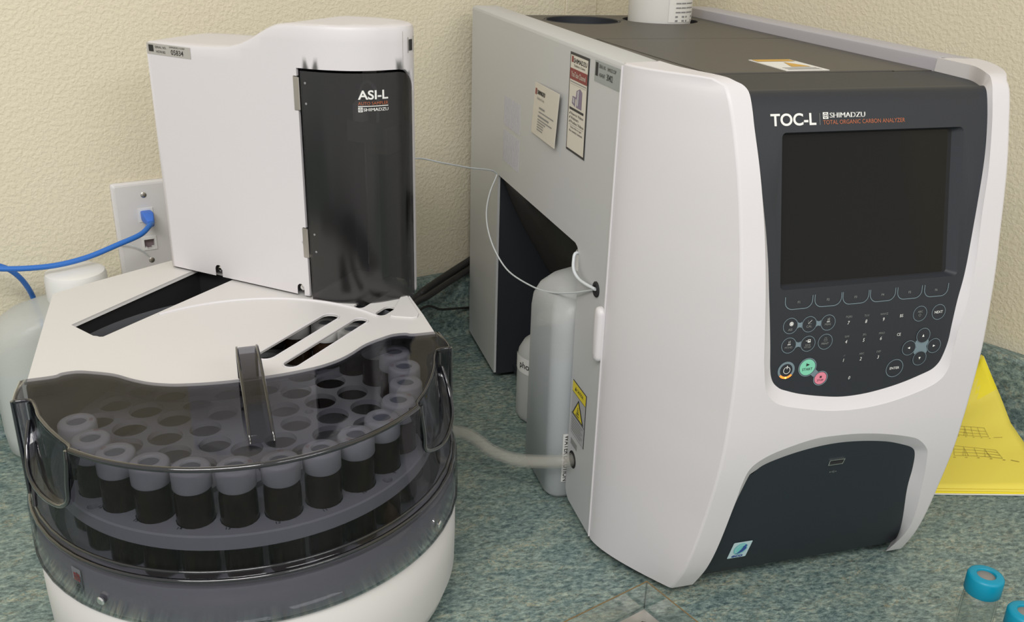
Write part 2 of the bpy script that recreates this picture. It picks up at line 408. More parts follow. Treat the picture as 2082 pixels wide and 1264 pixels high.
TXT = {}
def text2d(s, bold=0.0, res=3, shear=0.0):
    k = (s, bold, res, shear)
    if k in TXT: return TXT[k]
    cu = bpy.data.curves.new('t', 'FONT'); cu.body = s; cu.size = 1; cu.resolution_u = res; cu.offset = bold; cu.shear = shear
    o = bpy.data.objects.new('t', cu); me = o.to_mesh()
    V = [(v.co.x, v.co.y) for v in me.vertices]; F = [tuple(p.vertices) for p in me.polygons]
    o.to_mesh_clear(); bpy.data.objects.remove(o); bpy.data.curves.remove(cu)
    TXT[k] = (V, F); return V, F
def textfit(mb, s, u0, u1, v0, v1, fn, m, bold=0.0, ref=None, res=3, shear=0.0):
    """letters of s stretched over the rectangle u0..u1 x v0..v1 of a surface fn(u,v)"""
    if 'M' in s: bold = 0.0
    if len(s) < 6 and bold > .015: res = 9
    V, F = text2d(s, bold, res, shear)
    if not V: return
    xs = [p[0] for p in V]; ys = [p[1] for p in V]; x0, x1, y0, y1 = min(xs), max(xs), min(ys), max(ys)
    mb.add([fn(u0 + (x - x0) / (x1 - x0) * (u1 - u0), v0 + (y - y0) / (y1 - y0) * (v1 - v0)) for x, y in V], F, m)
    if s == 'SHIMADZU':
        for k in (-1, 1): e = (v1 - v0) * .045 * k; mb.add([fn(u0 + e + (x - x0) / (x1 - x0) * (u1 - u0), v0 + (y - y0) / (y1 - y0) * (v1 - v0)) for x, y in V], F, m)
def textc(mb, s, uc, vc, h, fn, m, bold=0.0, sx=1.0, res=2, shear=0.0):
    """letters centred on uc,vc with capital height h"""
    V, F = text2d(s, 0.0 if 'M' in s else bold, res, shear)
    xs = [p[0] for p in V]; ys = [p[1] for p in V]; k = h / 0.72; xc = (min(xs) + max(xs)) / 2; yc = (min(ys) + max(ys)) / 2
    mb.add([fn(uc + (x - xc) * k * sx, vc + (y - yc) * k) for x, y in V], F, m)
def emblem(mb, u, v, w, h, fn, mw, n=20):
    """square mark with a ringed cross cut out of it"""
    c = (u, v); sq = [(u - w / 2, v - h / 2), (u + w / 2, v - h / 2), (u + w / 2, v + h / 2), (u - w / 2, v + h / 2)]
    k = h / w; R = w * 0.40; r_ = w * 0.31; g = w * 0.035
    el = lambda rr: [(u + rr * math.cos(2 * PI * i / n), v + rr * k * math.sin(2 * PI * i / n)) for i in range(n)]
    patch(mb, sq, [el(R)], fn, mw)
    for a in range(4):
        P = [(u + g * math.cos(0), v)] ; 
        q0 = a * PI / 2 + 0.12; q1 = (a + 1) * PI / 2 - 0.12
        cx_, cy_ = u + g * 1.4 * math.copysign(1, math.cos((q0 + q1) / 2)), v + g * 1.4 * k * math.copysign(1, math.sin((q0 + q1) / 2))
        P = [(cx_, cy_)] + [(u + r_ * math.cos(q0 + (q1 - q0) * i / 6), v + r_ * k * math.sin(q0 + (q1 - q0) * i / 6)) for i in range(7)]
        mb.add([fn(*p) for p in P], [tuple(range(len(P)))], mw)

# ================================================================== THE ROOM
WD = Vector((0.9600, 0.2801, 0)); WN = Vector((-0.2801, 0.9600, 0))       # left wall: direction, normal away from the room
WQ = 1.155
RZW = math.atan2(WD.y, WD.x); RZR = math.atan2(-0.899, 0.438)
RD = Vector((0.438, -0.899, 0)); RN = Vector((0.899, 0.438, 0)); RQ0 = Vector((0.915, 0.865, 0))  # right wall
def wpt(w, n, z): p = WD * w + WN * n; return Vector((p.x, p.y, z))
tcor = (WQ - WN.dot(RQ0)) / WN.dot(-RD)
CORNER = RQ0 - RD * tcor                                                   # where the two walls meet
FLOORZ = -0.92; CEILZ = 1.65
# left wall with thickness
m_ = MB(); wc = CORNER.dot(WD)
obox(m_, wpt(-2.2, WQ, FLOORZ), WD, WN, (0, 0, 1), wc + 2.2 + 0.1, 0.1, CEILZ - FLOORZ, M_WALL)
tag(m_.build('wall_left', loc=wpt(0, WQ, 0), smooth=None, rz=RZW), kind='structure')
m_ = MB(); obox(m_, CORNER + Vector((0, 0, FLOORZ)), RD, RN, (0, 0, 1), 2.6, 0.1, CEILZ - FLOORZ, M_WALL)
tag(m_.build('wall_right', loc=CORNER, smooth=None, rz=RZR), kind='structure')
m_ = MB(); w0 = onpl(1149, 8, WN, WN * WQ).dot(WD); w1 = onpl(1211, 8, WN, WN * WQ).dot(WD)
obox(m_, wpt(w0, WQ - 0.003, 0.10), WD, WN, (0, 0, 1), w1 - w0, 0.003, CEILZ - 0.10, M_WALL)
tag(m_.build('trim_1', loc=wpt(w0, WQ, 0), smooth=None, bevel=0.0012, rz=RZW), kind='structure')
m_ = MB(); box(m_, -3.0, 3.2, -3.0, 2.6, FLOORZ - 0.05, FLOORZ, mat('grey_floor', (0.25, 0.24, 0.22), 0.5))
tag(m_.build('floor', loc=(0, 0, FLOORZ), smooth=None), kind='structure')

# counter slab with the lined cavity, and coved backsplash
e_ = .0012; CI = CORNER - WN * e_ - RN * e_
ctr = [wpt(-1.6, WQ - e_, 0), CI, CI + RD * 1.9, CI + RD * 1.9 - RN * 0.75, Vector((0.2, 0.16, 0)), wpt(-1.6, WQ - 1.0, 0)]
ctr = [(p.x, p.y) for p in ctr]
m_ = MB(); plate(m_, ctr, [], lambda u, v, h: (u, v, h), -0.035, 0.0, M_COUNTER, su=0.25, sv=0.25)
counter = m_.build('countertop', loc=(0.3, 0.8, -0.035), smooth=None)
tag(counter, 'mottled green stone-look laminate countertop running under both machines', 'countertop')
# backsplash: cove profile swept along both walls (kept as two lengths meeting at the corner)
def splash(name, P0, D, N, L0, L1, label, cut=None):
    prof = [(0.001, 0.0), (0.045, 0.0)] + [(0.020 + 0.025 * (1 - math.sin(a)), 0.025 * (1 - math.cos(a))) for a in [PI / 2 * i / 6 for i in range(7)]] + [(0.020, 0.088), (0.017, 0.094), (0.012, 0.0965), (0.001, 0.0965)]
    prof[1:9] = [(0.030, 0.0)] + [(0.030 - 0.010 * math.sin(a), 0.010 - 0.010 * math.cos(a)) for a in [PI / 2 * i / 6 for i in range(7)]]
    mb = MB(); A = [P0 + D * (L0(n_) if callable(L0) else L0) - N * n_ + Vector((0, 0, z + 0.0004)) for n_, z in prof]
    B = [P0 + D * (L1(n_) if callable(L1) else L1) - N * n_ + Vector((0, 0, z + 0.0004)) for n_, z in prof]
    n = len(prof); vs = A + B; fs = [(i, (i + 1) % n, n + (i + 1) % n, n + i) for i in range(n)] + [tuple(range(n))[::-1], tuple(range(n, 2 * n))]
    mb.add(vs, fs, M_COUNTER); o = mb.build(name, loc=P0, smooth=40, rz=math.atan2(D.y, D.x))
    tag(o, label, 'backsplash'); return o
ang = math.acos(max(-1, min(1, WD.dot(-RD))))      # interior angle between the walls
k_ = 1 / math.tan(ang / 2)
splash('backsplash', CORNER.copy(), -WD, WN, lambda n: n * k_, 2.9, 'green laminate backsplash along the wall behind the autosampler')
splash('backsplash', CORNER.copy(), RD, RN, lambda n: n * k_, 1.9, 'green laminate backsplash along the wall right of the analyzer')
# clear square tray standing on the counter in front of the analyzer, cut off by the photo's lower edge
TC = onz(1309.5, 1237, .0006); TR = onpl(1316, 1180, (0, 1, 0), (0, TC.y, 0)); TH = TR.z
c1 = onz(1148, 1262, TH) - onz(1316, 1180, TH); c1.normalize(); c2 = onz(1425, 1262, TH) - onz(1316, 1180, TH); c2 = (c2 - c1 * c2.dot(c1)).normalized()
TS_ = .105
root = empty('clear_tray', (TC.x, TC.y, .0004), math.atan2(c1.y, c1.x)); tag(root, 'open square clear tray with thin brown rim at the bottom edge of the photo', 'tray')
P_ = Part(root)
WT_ = .0016; Z1 = Vector((0, 0, 1))
for a, dn, nn in ((TC, c1, c2), (TC, c2, c1), (TC + c2 * (TS_ - WT_), c1, c2), (TC + c1 * (TS_ - WT_), c2, c1)):
    m_ = MB(); obox(m_, Vector((a.x, a.y, .0022)), dn, nn, Z1, TS_, WT_, TH - .0028, M_CLEARG); o = P_(m_, 'side_wall', smooth=None)
m_ = MB(); obox(m_, Vector((TC.x, TC.y, .0006)), c1, c2, Z1, TS_, TS_, .0014, M_CLEARG); P_(m_, 'tray_floor', smooth=None)
M_RIMB = mat('brown_rim', (0.20, 0.135, 0.06), 0.3)
for a, dn, nn in ((TC, c1, c2), (TC, c2, c1), (TC + c2 * (TS_ - WT_), c1, c2), (TC + c1 * (TS_ - WT_), c2, c1)):
    m_ = MB(); obox(m_, Vector((a.x, a.y, TH - .0007)), dn, nn, Z1, TS_, .0009, .0007, M_RIMB); o = P_(m_, 'rim_strip', smooth=None); o['label'] = 'thin brown rim strip'
m_ = MB(); obox(m_, Vector((TC.x, TC.y, .0022)) + c1 * .0004 + c2 * .0004, c1, c2, Z1, .0005, .0005, TH - .004, MATS['seam_black']); P_(m_, 'corner_seam', smooth=None)
root = empty('metal_plate', (TC.x, TC.y, .0022), math.atan2(c1.y, c1.x)); tag(root, 'square brushed metal plate with a small dark hole lying in the clear tray', 'plate')
P_ = Part(root); pc = Vector((TC.x, TC.y, 0)) + (c1 + c2) * .0035
pl = [pc, pc + c1 * .094, pc + c1 * .094 + c2 * .094, pc + c2 * .094]; hole = pc + (c1 + c2) * .0135
hp = [(hole.x + .0026 * (1 + .25 * (i % 2)) * math.cos(2 * PI * i / 12), hole.y + .0026 * (1 + .25 * (i % 2)) * math.sin(2 * PI * i / 12)) for i in range(12)]
m_ = MB(); plate(m_, [(p.x, p.y) for p in pl], [hp], lambda u, v, h: (u, v, h), .0024, .0040, M_STEEL); P_(m_, 'sheet', smooth=None)
m_ = MB(); prism(m_, hp, lambda u, v, h: (u, v, h), .0023, .0027, M_GAP); P_(m_, 'hole_plug', smooth=None)

# ================================================================== THE ANALYZER (large instrument on the right)
XL, XR, YB, YS = 0.303, 0.653, 1.256, 0.727          # left/right side, back, seam between side panel and nose
XC = 0.478
PROF = [(.634, .010), (.6275, .022), (.618, .042), (.609, .070), (.600, .109), (.592, .150), (.588, .184), (.5865, .215), (.586, .248), (.587, .271), (.590, .304),
        (.5935, .330), (.598, .354), (.6055, .390), (.6125, .417), (.622, .445), (.629, .463), (.635, .473), (.644, .4785), (.656, .480), (.680, .480), (.700, .480), (.736, .480)]
PF = smoothpts([Vector((a, b)) for a, b in PROF], 6)
SL = [0.0]
for a, b in zip(PF, PF[1:]): SL.append(SL[-1] + (b - a).length)
PN = []
for i in range(len(PF)):
    t = (PF[min(i + 1, len(PF) - 1)] - PF[max(i - 1, 0)]).normalized(); PN.append(Vector((-t.y, t.x)))   # outward normal (towards -y / up)
def dep(s):
    """depth of the dark console below the white surface"""
    k = max(0, min(1, (s - S_TOP + 0.012) / 0.04)); k = k * k * (3 - 2 * k); return 0.0045 + 0.0075 * k
def s_of_z(z):
    for i in range(len(PF) - 1):
        if PF[i + 1].y >= z: return SL[i] + (SL[i + 1] - SL[i]) * (z - PF[i].y) / (PF[i + 1].y - PF[i].y)
    return SL[-1]
def s_of_y_top(y):
    for i in range(len(PF) - 1, 0, -1):
        if PF[i - 1].x <= y: return SL[i - 1] + (SL[i] - SL[i - 1]) * (y - PF[i - 1].x) / (PF[i].x - PF[i - 1].x)
S_TOP = s_of_z(0.472)
def QS(x, s, dd=0.0):
    """point on the front surface at (x, arc length s), dd = depth below it (number or function of s)"""
    j = 0; lo, hi = 0, len(SL) - 2
    while lo < hi:
        mid = (lo + hi + 1) // 2
        if SL[mid] <= s: lo = mid
        else: hi = mid - 1
    j = lo; t = (s - SL[j]) / (SL[j + 1] - SL[j]); p = PF[j].lerp(PF[j + 1], t); n = PN[j].lerp(PN[j + 1], t).normalized()
    q = dd(s) if callable(dd) else dd
    p = p - n * q
    return Vector((x, p.x, p.y))
def FP(px, py, dd=0.0):
    """pixel's ray met with that surface -> (x, s)"""
    d = ray(px, py); best = None
    for j in range(len(PF) - 1):
        qa = QS(0, SL[j], dd); qb = QS(0, SL[j + 1] - 1e-9, dd)
        ax, ay, bx, by = qa.y, qa.z, qb.y, qb.z
        # CAM + t d = a + k (b-a)
        ex, ey = bx - ax, by - ay; den = d.y * ey - d.z * ex
        if abs(den) < 1e-12: continue
        t = ((ax) * ey - (ay - CAM_H) * ex) / den
        k = (d.y * (ay - CAM_H) - d.z * ax) / -den if False else ((t * d.y - ax) / ex if abs(ex) > abs(ey) else (CAM_H + t * d.z - ay) / ey)
        if -0.001 <= k <= 1.001 and t > 0 and (best is None or t < best[0]): best = (t, t * d.x, SL[j] + k * (SL[j + 1] - SL[j]))
    if best is None: return (FPX, 0)
    return (best[1], best[2])
AN = empty('carbon_analyzer', (XC, 0.95, 0.0))
tag(AN, 'large white and charcoal lab analyzer with dark screen and keypad, in the corner', 'analyzer')
A_ = Part(AN)
# crease half-widths by height
WT = [(.010, .2545), (.04, .2494), (.109, .242), (.184, .2366), (.22, .2361), (.271, .2369), (.304, .2376), (.354, .2402), (.39, .2437), (.417, .2469), (.445, .2508), (.468, .2555), (.480, .2565)]
def wz(z):
    for (a, wa), (b, wb) in zip(WT, WT[1:]):
        if z <= b: return (wa + (wb - wa) * max(0, (z - a)) / (b - a)) / 2
    return WT[-1][1] / 2
S_CR = s_of_y_top(0.637)
ncr = 120
crease = []
for i in range(ncr + 1):
    s = 0.0005 + (S_CR - 0.0005) * i / ncr; q = QS(0, s); crease.append((XC - wz(q.z), s))
def bez(p, t):   # from seam to crease in plan
    P0 = Vector((XL, YS)); P1 = Vector((XL - 0.001, 0.700)); P2 = Vector(p); return P0 * (1 - t) ** 2 + P1 * 2 * t * (1 - t) + P2 * t * t
NB = 12
# top edge of the side: bezier run back to the seam
qc = QS(crease[-1][0], crease[-1][1])
topedge = [bez((qc.x, qc.y), 1 - i / NB) for i in range(1, NB + 1)]
topedge = [(p.x, min(s_of_y_top(p.y), SL[-1] - 1e-6)) for p in topedge]
# opening for the console, outer lip edge and dark edge (pixels on the real surface)
LIPL = [(1554, 722), (1556, 646), (1557, 570), (1555, 480), (1550, 400), (1542, 320), (1534, 260), (1530, 224), (1523, 188), (1510, 172), (1488, 161)]
lipL = [FP(*p) for p in LIPL]
LIPB = [(1554, 745), (1556, 783), (1562, 804), (1583, 821.7), (1626, 830), (1689, 835), (1752.5, 830), (1816, 815), (1879, 791), (1911, 772), (1928, 749), (1938.5, 713), (1949, 670.6)]
LIPR = [(1971, 601), (1986, 521.5), (1997, 433), (2008.5, 357.6), (2014, 300), (2017.5, 245), (2018, 204), (2018, 183), (2015.8, 163), (2011.7, 152.6), (2003, 146.4), (1983, 135)]
lip = [FP(*p) for p in LIPL[::-1] + LIPB + LIPR]
lip = [(0.3395, SL[-1] - 1e-6), (0.3420, s_of_y_top(0.7024)), (0.3508, s_of_y_top(0.667))] + lip + [(2 * XC - 0.3415, s_of_y_top(0.7024)), (2 * XC - 0.3395, SL[-1] - 1e-6)]
DKL = [(1548, 380), (1554, 437), (1558, 479), (1561.5, 532), (1563.4, 593), (1565, 646), (1566, 703)]
DKB = [(1566, 752), (1571, 776), (1584, 789), (1598, 794), (1626, 800.5), (1668, 805), (1710, 806), (1752.5, 800.5), (1795, 790), (1837, 776), (1879, 758), (1896, 749), (1909, 736), (1918, 719), (1928, 692), (1935, 660)]
DKR = [(1946.5, 610), (1960, 561), (1973, 495), (1984, 433), (1993, 380), (2004, 300), (2010, 245)]
dk = [FP(*p, dep) for p in DKL + DKB + DKR]
dkT = [(x + .0018, sv_) for x, sv_ in [FP(*p) for p in LIPL[5:][::-1]]]
dkR = [(x - .0010, sv_) for x, sv_ in [FP(*p) for p in LIPR[6:]]]
def lipx(sv_, side):
    P = [p for p in lip if (p[0] > XC) == (side > 0) and p[1] > .245]; P.sort(key=lambda p: p[1])
    for (xa, sa), (xb, sb) in zip(P, P[1:]):
        if sa <= sv_ <= sb: return xa + (xb - xa) * (sv_ - sa) / (sb - sa)
    return None
dkc0 = []
for x, sv_ in dk:
    side = 1 if x > XC else -1; lx = lipx(sv_, side) if sv_ > .26 else None
    if lx is not None: x = min(x, lx - .0008) if side > 0 else max(x, lx + .0008)
    dkc0.append((x, sv_))
dk = [(0.341, SL[-1] - 1e-6), (0.3438, s_of_y_top(0.7024)), (0.3526, s_of_y_top(0.667))] + dkT + dkc0 + dkR + [(2 * XC - 0.3425, s_of_y_top(0.7024)), (2 * XC - 0.3405, SL[-1] - 1e-6)]
NL = 420
def sm2(P, n=5): return [(p.x, p.y) for p in smoothpts([Vector(q) for q in P], n)]
lip = [(p.x, p.y) for p in resample([Vector(q) for q in sm2(lip)], NL)]
dk = [(p.x, p.y) for p in resample([Vector(q) for q in sm2(dk)], NL)]
# lower arch
AO = [(1420, 1176), (1475, 1070), (1496, 1019), (1508, 986), (1523, 956), (1546, 936), (1586, 916), (1652.6, 893), (1702, 885), (1752, 881), (1802, 882), (1852, 888), (1872, 896), (1885, 913), (1885, 930), (1875, 986), (1852, 1066), (1832, 1122)]
AD = [(1420, 1172), (1475, 1066), (1516, 979.5), (1530, 963), (1553, 944.6), (1603, 924.6), (1652, 910), (1702, 900), (1752, 896), (1802, 897), (1835, 903), (1855, 910), (1860, 923), (1855, 953), (1842, 1006), (1819, 1099), (1809, 1117)]
DLOW = 0.008
ao = [FP(*p) for p in AO[2:-1]]; ad = [FP(*p, DLOW) for p in AD[2:-1]]
ao = [(0.373, 0.0005), (0.3775, 0.045)] + ao + [(ao[-1][0] - 0.0035, 0.0005)]
ad = [(0.3740, 0.0005), (0.3785, 0.045)] + ad + [(ad[-1][0] - 0.003, 0.0005)]
ao = [(p.x, p.y) for p in resample([Vector(q) for q in sm2(ao)], 160)]
ad = [(p.x, p.y) for p in resample([Vector(q) for q in sm2(ad)], 160)]
ao[0] = (ao[0][0], 0.0005); ao[-1] = (ao[-1][0], 0.0005); ad[0] = (ad[0][0], 0.0005); ad[-1] = (ad[-1][0], 0.0005)
# white nose: front face polygon
mir = lambda P: [(2 * XC - x, s) for x, s in P]
outer = crease + topedge + lip + mir(topedge)[::-1] + mir(crease)[::-1] + ao[::-1]
us = [XL + 0.006 + 0.009 * i for i in range(40)]
vs = [0.007 * i + 0.004 for i in range(int(SL[-1] / 0.007))] + [S_TOP - 0.012 + 0.003 * i for i in range(12)]
vs = sorted(v for v in vs if not (S_TOP - 0.014 < v < S_TOP + 0.024 and abs(((v - 0.004) / 0.007) - round((v - 0.004) / 0.007)) < 1e-6)); 
nose = MB()
V2, T2 = tri2d(outer, [], us=us, vs_=vs)
nose.add([QS(u, v) for u, v in V2], T2, M_WHITE)
for sgn in (1, -1):
    fx = (lambda x: x) if sgn == 1 else (lambda x: 2 * XC - x)
    rings = []
    for (x, s) in crease:
        q = QS(x, s); R_ = []
        for j in range(NB + 1):
            p = bez((q.x, q.y), j / NB); R_.append(Vector((fx(p.x), p.y, q.z)))
        R_[-1] = Vector((fx(q.x), q.y, q.z)); rings.append(R_)
    # last ring must equal the top edge of the front face
    last = [QS(x, s) for x, s in topedge][::-1] + [QS(*crease[-1])]
    last = [Vector((fx(p.x), p.y, p.z)) for p in last]
    rings.append([Vector((fx(XL), YS, 0.4795))] + last[1:] if False else last)
    loft(nose, rings, M_WHITE, closed=False)
    # small return at the seam and bottom flange
    loft(nose, [[Vector((fx(XL), YS, R_[0].z)) for R_ in rings], [Vector((fx(XL + 0.006), YS, R_[0].z)) for R_ in rings]], M_WHITE, closed=False)
# lip bands, and thickness inside
no = A_(nose, 'front_shell', smooth=32)
no['label'] = 'white moulded front shell'
bv = no.modifiers.new('bevel', 'BEVEL'); bv.width = 0.0016; bv.segments = 3; bv.limit_method = 'ANGLE'; bv.angle_limit = math.radians(38)

# every lip point pairs with the nearest stretch of the dark edge, so the band stays even
for nm_, LA, LB, dp_ in (('console_lip', lip, dk, dep), ('arch_lip', ao, ad, lambda s_: DLOW)):
    FL = [Vector(q) for q in resample([Vector(p) for p in LB], 1200)]; m0 = 0; PB = []
    for i_, p in enumerate(LA):
        cand = range(m0, min(len(FL), m0 + 60)); m0 = min(cand, key=lambda k: (FL[k] - Vector(p)).length); PB.append((FL[m0].x, FL[m0].y))
    PB[-1] = LB[-1]; LB = PB
    lp = MB(); loft(lp, [[QS(a, b, 0) for a, b in LA], [QS(a, b, .0006) for a, b in [(p[0] * .92 + q[0] * .08, p[1] * .92 + q[1] * .08) for p, q in zip(LA, LB)]], [QS(a, b, (lambda s_: dp_(s_) * .97)) for a, b in [(p[0] * .03 + q[0] * .97, p[1] * .03 + q[1] * .97) for p, q in zip(LA, LB)]], [QS(a, b, dp_) for a, b in LB], [QS(a, b, (lambda s_: dp_(s_) + .002)) for a, b in LB]], M_WHITE, closed=False)
    A_.sub(no)(lp, nm_, smooth=30)
# dark console with its screen opening
def CF(u, v): return QS(u, v, dep)
SC = [FP(1591, 272, dep), FP(1961, 255.5, dep), FP(1944, 561, dep), FP(1585, 590, dep)]
sx0 = (SC[0][0] + SC[3][0]) / 2; sx1 = (SC[1][0] + SC[2][0]) / 2; sy1 = (SC[0][1] + SC[1][1]) / 2; sy0 = (SC[2][1] + SC[3][1]) / 2
dkc = [(a, b) for a, b in dk]
con = MB()
scr_out = rrect(sx0, sx1, sy0, sy1, 0.004)
vsd = [0.006 * i + 0.003 for i in range(int(SL[-1] / 0.006))]
usd = [XL + 0.006 + 0.010 * i for i in range(36)]
cf = lambda u, v: QS(u, v, dep)
V2, T2 = tri2d(dkc, [scr_out], us=usd, vs_=vsd); con.add([cf(u, v) for u, v in V2], T2, M_DARK)
cons = A_(con, 'control_panel', smooth=40); cons['label'] = 'charcoal control panel'
K_ = A_.sub(cons)
# screen: recessed frame and glass
def pl3(u, v): return QS(u, v, dep)
c00, c10, c11, c01 = [cf(*p) for p in ((sx0, sy0), (sx1, sy0), (sx1, sy1), (sx0, sy1))]
sn = (c10 - c00).cross(c01 - c00).normalized()
if sn.y > 0: sn = -sn
inn = rrect(sx0 + 0.0008, sx1 - 0.0065, sy0 + 0.003, sy1 - 0.0008, 0.003)
def bil(u, v, h=0):
    a = (u - sx0) / (sx1 - sx0); b = (v - sy0) / (sy1 - sy0); return c00 * (1 - a) * (1 - b) + c10 * a * (1 - b) + c11 * a * b + c01 * (1 - a) * b + sn * h
fr = MB(); loft(fr, [[cf(*p) for p in scr_out], [bil(*p, -0.006) for p in inn]], M_DARK, closed=True)
fr_o = K_(fr, 'screen_frame', smooth=30)
g = MB(); inn2 = rrect(sx0 + 0.0008, sx1 - 0.0065, sy0 + 0.003, sy1 - 0.0008, 0.003); prism(g, inn2, bil, -0.0085, -0.006, M_GAP)
inn3 = rrect(sx0 + 0.0016, sx1 - 0.0105, sy0 + 0.0042, sy1 - 0.0016, 0.001); prism(g, inn3, bil, -0.0062, -0.0057, M_SCREEN)
o = K_(g, 'screen', smooth=None); o['label'] = 'dark switched-off screen'
# lettering
def ink(name, fn_build, lab=None):
    mb = MB(); fn_build(mb); o = K_(mb, name, smooth=None, weld=False)
    if lab: o['label'] = lab
    return o
E1 = lambda u, v: QS(u, v, lambda s: dep(s) - 0.00035)
def tpx(mb, s, L, R_, T, m, fn=E1, **k):
    a = FP(*L, dep); b = FP(*R_, dep); c = FP(*T, dep); v0 = (a[1] + b[1]) / 2
    textfit(mb, s, a[0], b[0], v0, v0 + (c[1] - a[1]), fn, m, **k)
def f_title(mb):
    tpx(mb, 'TOC-L', (1567, 257.5), (1659.5, 254), (1566, 232), M_LETTER, bold=0.022)
def f_brand(mb):
    a = FP(1684 - 6, 235, dep); emblem(mb, a[0], a[1], 0.0048, 0.0052, E1, M_LETTER)
    tpx(mb, 'SHIMADZU', (1687, 240.5), (1758.5, 236.5), (1687, 230), M_LETTER, bold=0.006)
def f_bar(mb):
    a = FP(1667, 254, dep); b = FP(1667, 230, dep)
    mb.add([E1(a[0] - .0002, a[1]), E1(a[0] + .0002, a[1]), E1(a[0] + .0002, b[1]), E1(a[0] - .0002, b[1])], [(0, 1, 2, 3)], M_DIM)
    tpx(mb, 'TOTAL ORGANIC CARBON ANALYZER', (1673.5, 254), (1839.5, 247), (1673.5, 245.3), M_ORANGE)
ink('model_name', f_title); ink('brand_mark', f_brand); ink('tagline', f_bar, 'orange tagline lettering')
# keys
KX = lambda x, y: FP(1540 + x / 4.862, 560 + y / 4.862, dep)
def ring(mb, c, r0, r1, m, fn=E1, n=32):
    A = [(c[0] + r0 * math.cos(2 * PI * i / n), c[1] + r0 * math.sin(2 * PI * i / n)) for i in range(n)]
    B = [(c[0] + r1 * math.cos(2 * PI * i / n), c[1] + r1 * math.sin(2 * PI * i / n)) for i in range(n)]
    mb.add([fn(*p) for p in A + B], [(i, (i + 1) % n, n + (i + 1) % n, n + i) for i in range(n)], m)
def disc(mb, c, r, m, fn=E1, n=28): mb.add([fn(*p) for p in circ(c[0], c[1], r, n)], [tuple(range(n))], m)
def stroke(mb, P, w, m, fn=E1):
    P = [Vector(p) for p in P]; A = []; B = []
    for i in range(len(P)):
        t = (P[min(i + 1, len(P) - 1)] - P[max(i - 1, 0)]).normalized(); n = Vector((-t.y, t.x)) * w / 2; A.append(P[i] + n); B.append(P[i] - n)
    k = len(P); mb.add([fn(*p) for p in A + B], [(i, i + 1, k + i + 1, k + i) for i in range(k - 1)], m)
def rectp(mb, u0, u1, v0, v1, m, fn=E1): mb.add([fn(u0, v0), fn(u1, v0), fn(u1, v1), fn(u0, v1)], [(0, 1, 2, 3)], m)
E2 = lambda u, v: QS(u, v, lambda s: dep(s) - 0.0006)
E0 = lambda u, v: QS(u, v, lambda s: dep(s) - 0.0002)
RK = abs(KX(399, 497)[0] - KX(252, 497)[0]) / 2
# function keys F1..F6
fl = [(408, 262), (697, 235), (970, 210), (1237, 187), (1503, 163), (1765, 140)]
for i, p in enumerate(fl):
    c = KX(*p); hw = abs(KX(547, 170)[0] - KX(275, 195)[0]) / 2 * (1 - 0.012 * i); mb = MB()
    vt = c[1] + 0.0050; vb = c[1] - 0.0056
    U = [(c[0] - hw, vt), (c[0] - hw, vb + 0.0065)] + [(c[0] - hw + hw * 0.55 * (1 - math.cos(a)), vb + 0.0065 - 0.0065 * math.sin(a)) for a in [PI / 2 * k / 6 for k in range(1, 7)]]
    U = U + [(2 * c[0] - x, y) for x, y in U[::-1]]
    stroke(mb, U, 0.0006, M_KEYRING); textc(mb, 'F%d' % (i + 1), c[0], c[1], 0.0020, E1, M_DIM, bold=0.01)
    K_(mb, 'function_key', smooth=None, weld=False)
def key(p, txt=None, r=None, name='key', icon=None, th=0.0020, tv=-0.0032, lab=None, m=M_DIM):
    c = KX(*p); mb = MB(); r = r or RK; ring(mb, c, r * 0.93, r, M_KEYRING)
    if txt:
        for k, t in enumerate(txt.split('|')): textc(mb, t, c[0], c[1] + tv - k * th * 1.25, th, E1, m, bold=0.008)
    if icon: icon(mb, c)
    o = K_(mb, name, smooth=None, weld=False)
    if lab: o['label'] = lab
    return c
def bridge(p, q, w=0.0030):
    a = KX(*p); b = KX(*q); A = Vector(a); B = Vector(b); t = (B - A).normalized(); n = Vector((-t.y, t.x)); L = (B - A).length; mb = MB()
    P = []
    for k in range(9):
        x = RK * 0.98 + (L - RK * 1.96) * k / 8; e = abs(k - 4) / 4; P.append((x, w * (0.62 + 0.30 * e * e)))
    up = [A + t * x + n * h for x, h in P]; dn = [A + t * x - n * h for x, h in P]; k = len(P)
    mb.add([E0(*v) for v in up + dn], [(i, i + 1, k + i + 1, k + i) for i in range(k - 1)], M_KEYRING)
    K_(mb, 'key_link_print', smooth=None, weld=False)
def ic_disc(mb, c):
    disc(mb, (c[0] + .0008, c[1] + .0016), .0018, M_LETTER)
    for k in range(6): disc(mb, (c[0] + .0008 + .0011 * math.cos(k * PI / 3), c[1] + .0016 + .0011 * math.sin(k * PI / 3)), .0003, M_DARK, E2, 8)
def ic_cal(mb, c): stroke(mb, [(c[0] - .0011, c[1] + .0034), (c[0] - .0011, c[1] + .0004), (c[0] + .0022, c[1] + .0004)], .0003, M_DIM); stroke(mb, [(c[0] - .0009, c[1] + .0006), (c[0] + .0022, c[1] + .0034)], .0003, M_LETTER)
def ic_tube(mb, c): rectp(mb, c[0] - .0013, c[0] + .0016, c[1] + .0004, c[1] + .0009, M_LETTER); rectp(mb, c[0] - .0007, c[0] + .0001, c[1] + .0010, c[1] + .0036, M_DIM); rectp(mb, c[0] + .0005, c[0] + .0013, c[1] + .0012, c[1] + .0040, M_DIM)
def ic_save(mb, c):
    rectp(mb, c[0] - .0004, c[0] + .0022, c[1] + .0010, c[1] + .0036, M_LETTER); rectp(mb, c[0] + .0002, c[0] + .0016, c[1] + .0023, c[1] + .0032, M_DARK, E2); stroke(mb, [(c[0] - .0022, c[1] + .0026), (c[0] - .0006, c[1] + .0024)], .0004, M_LETTER)
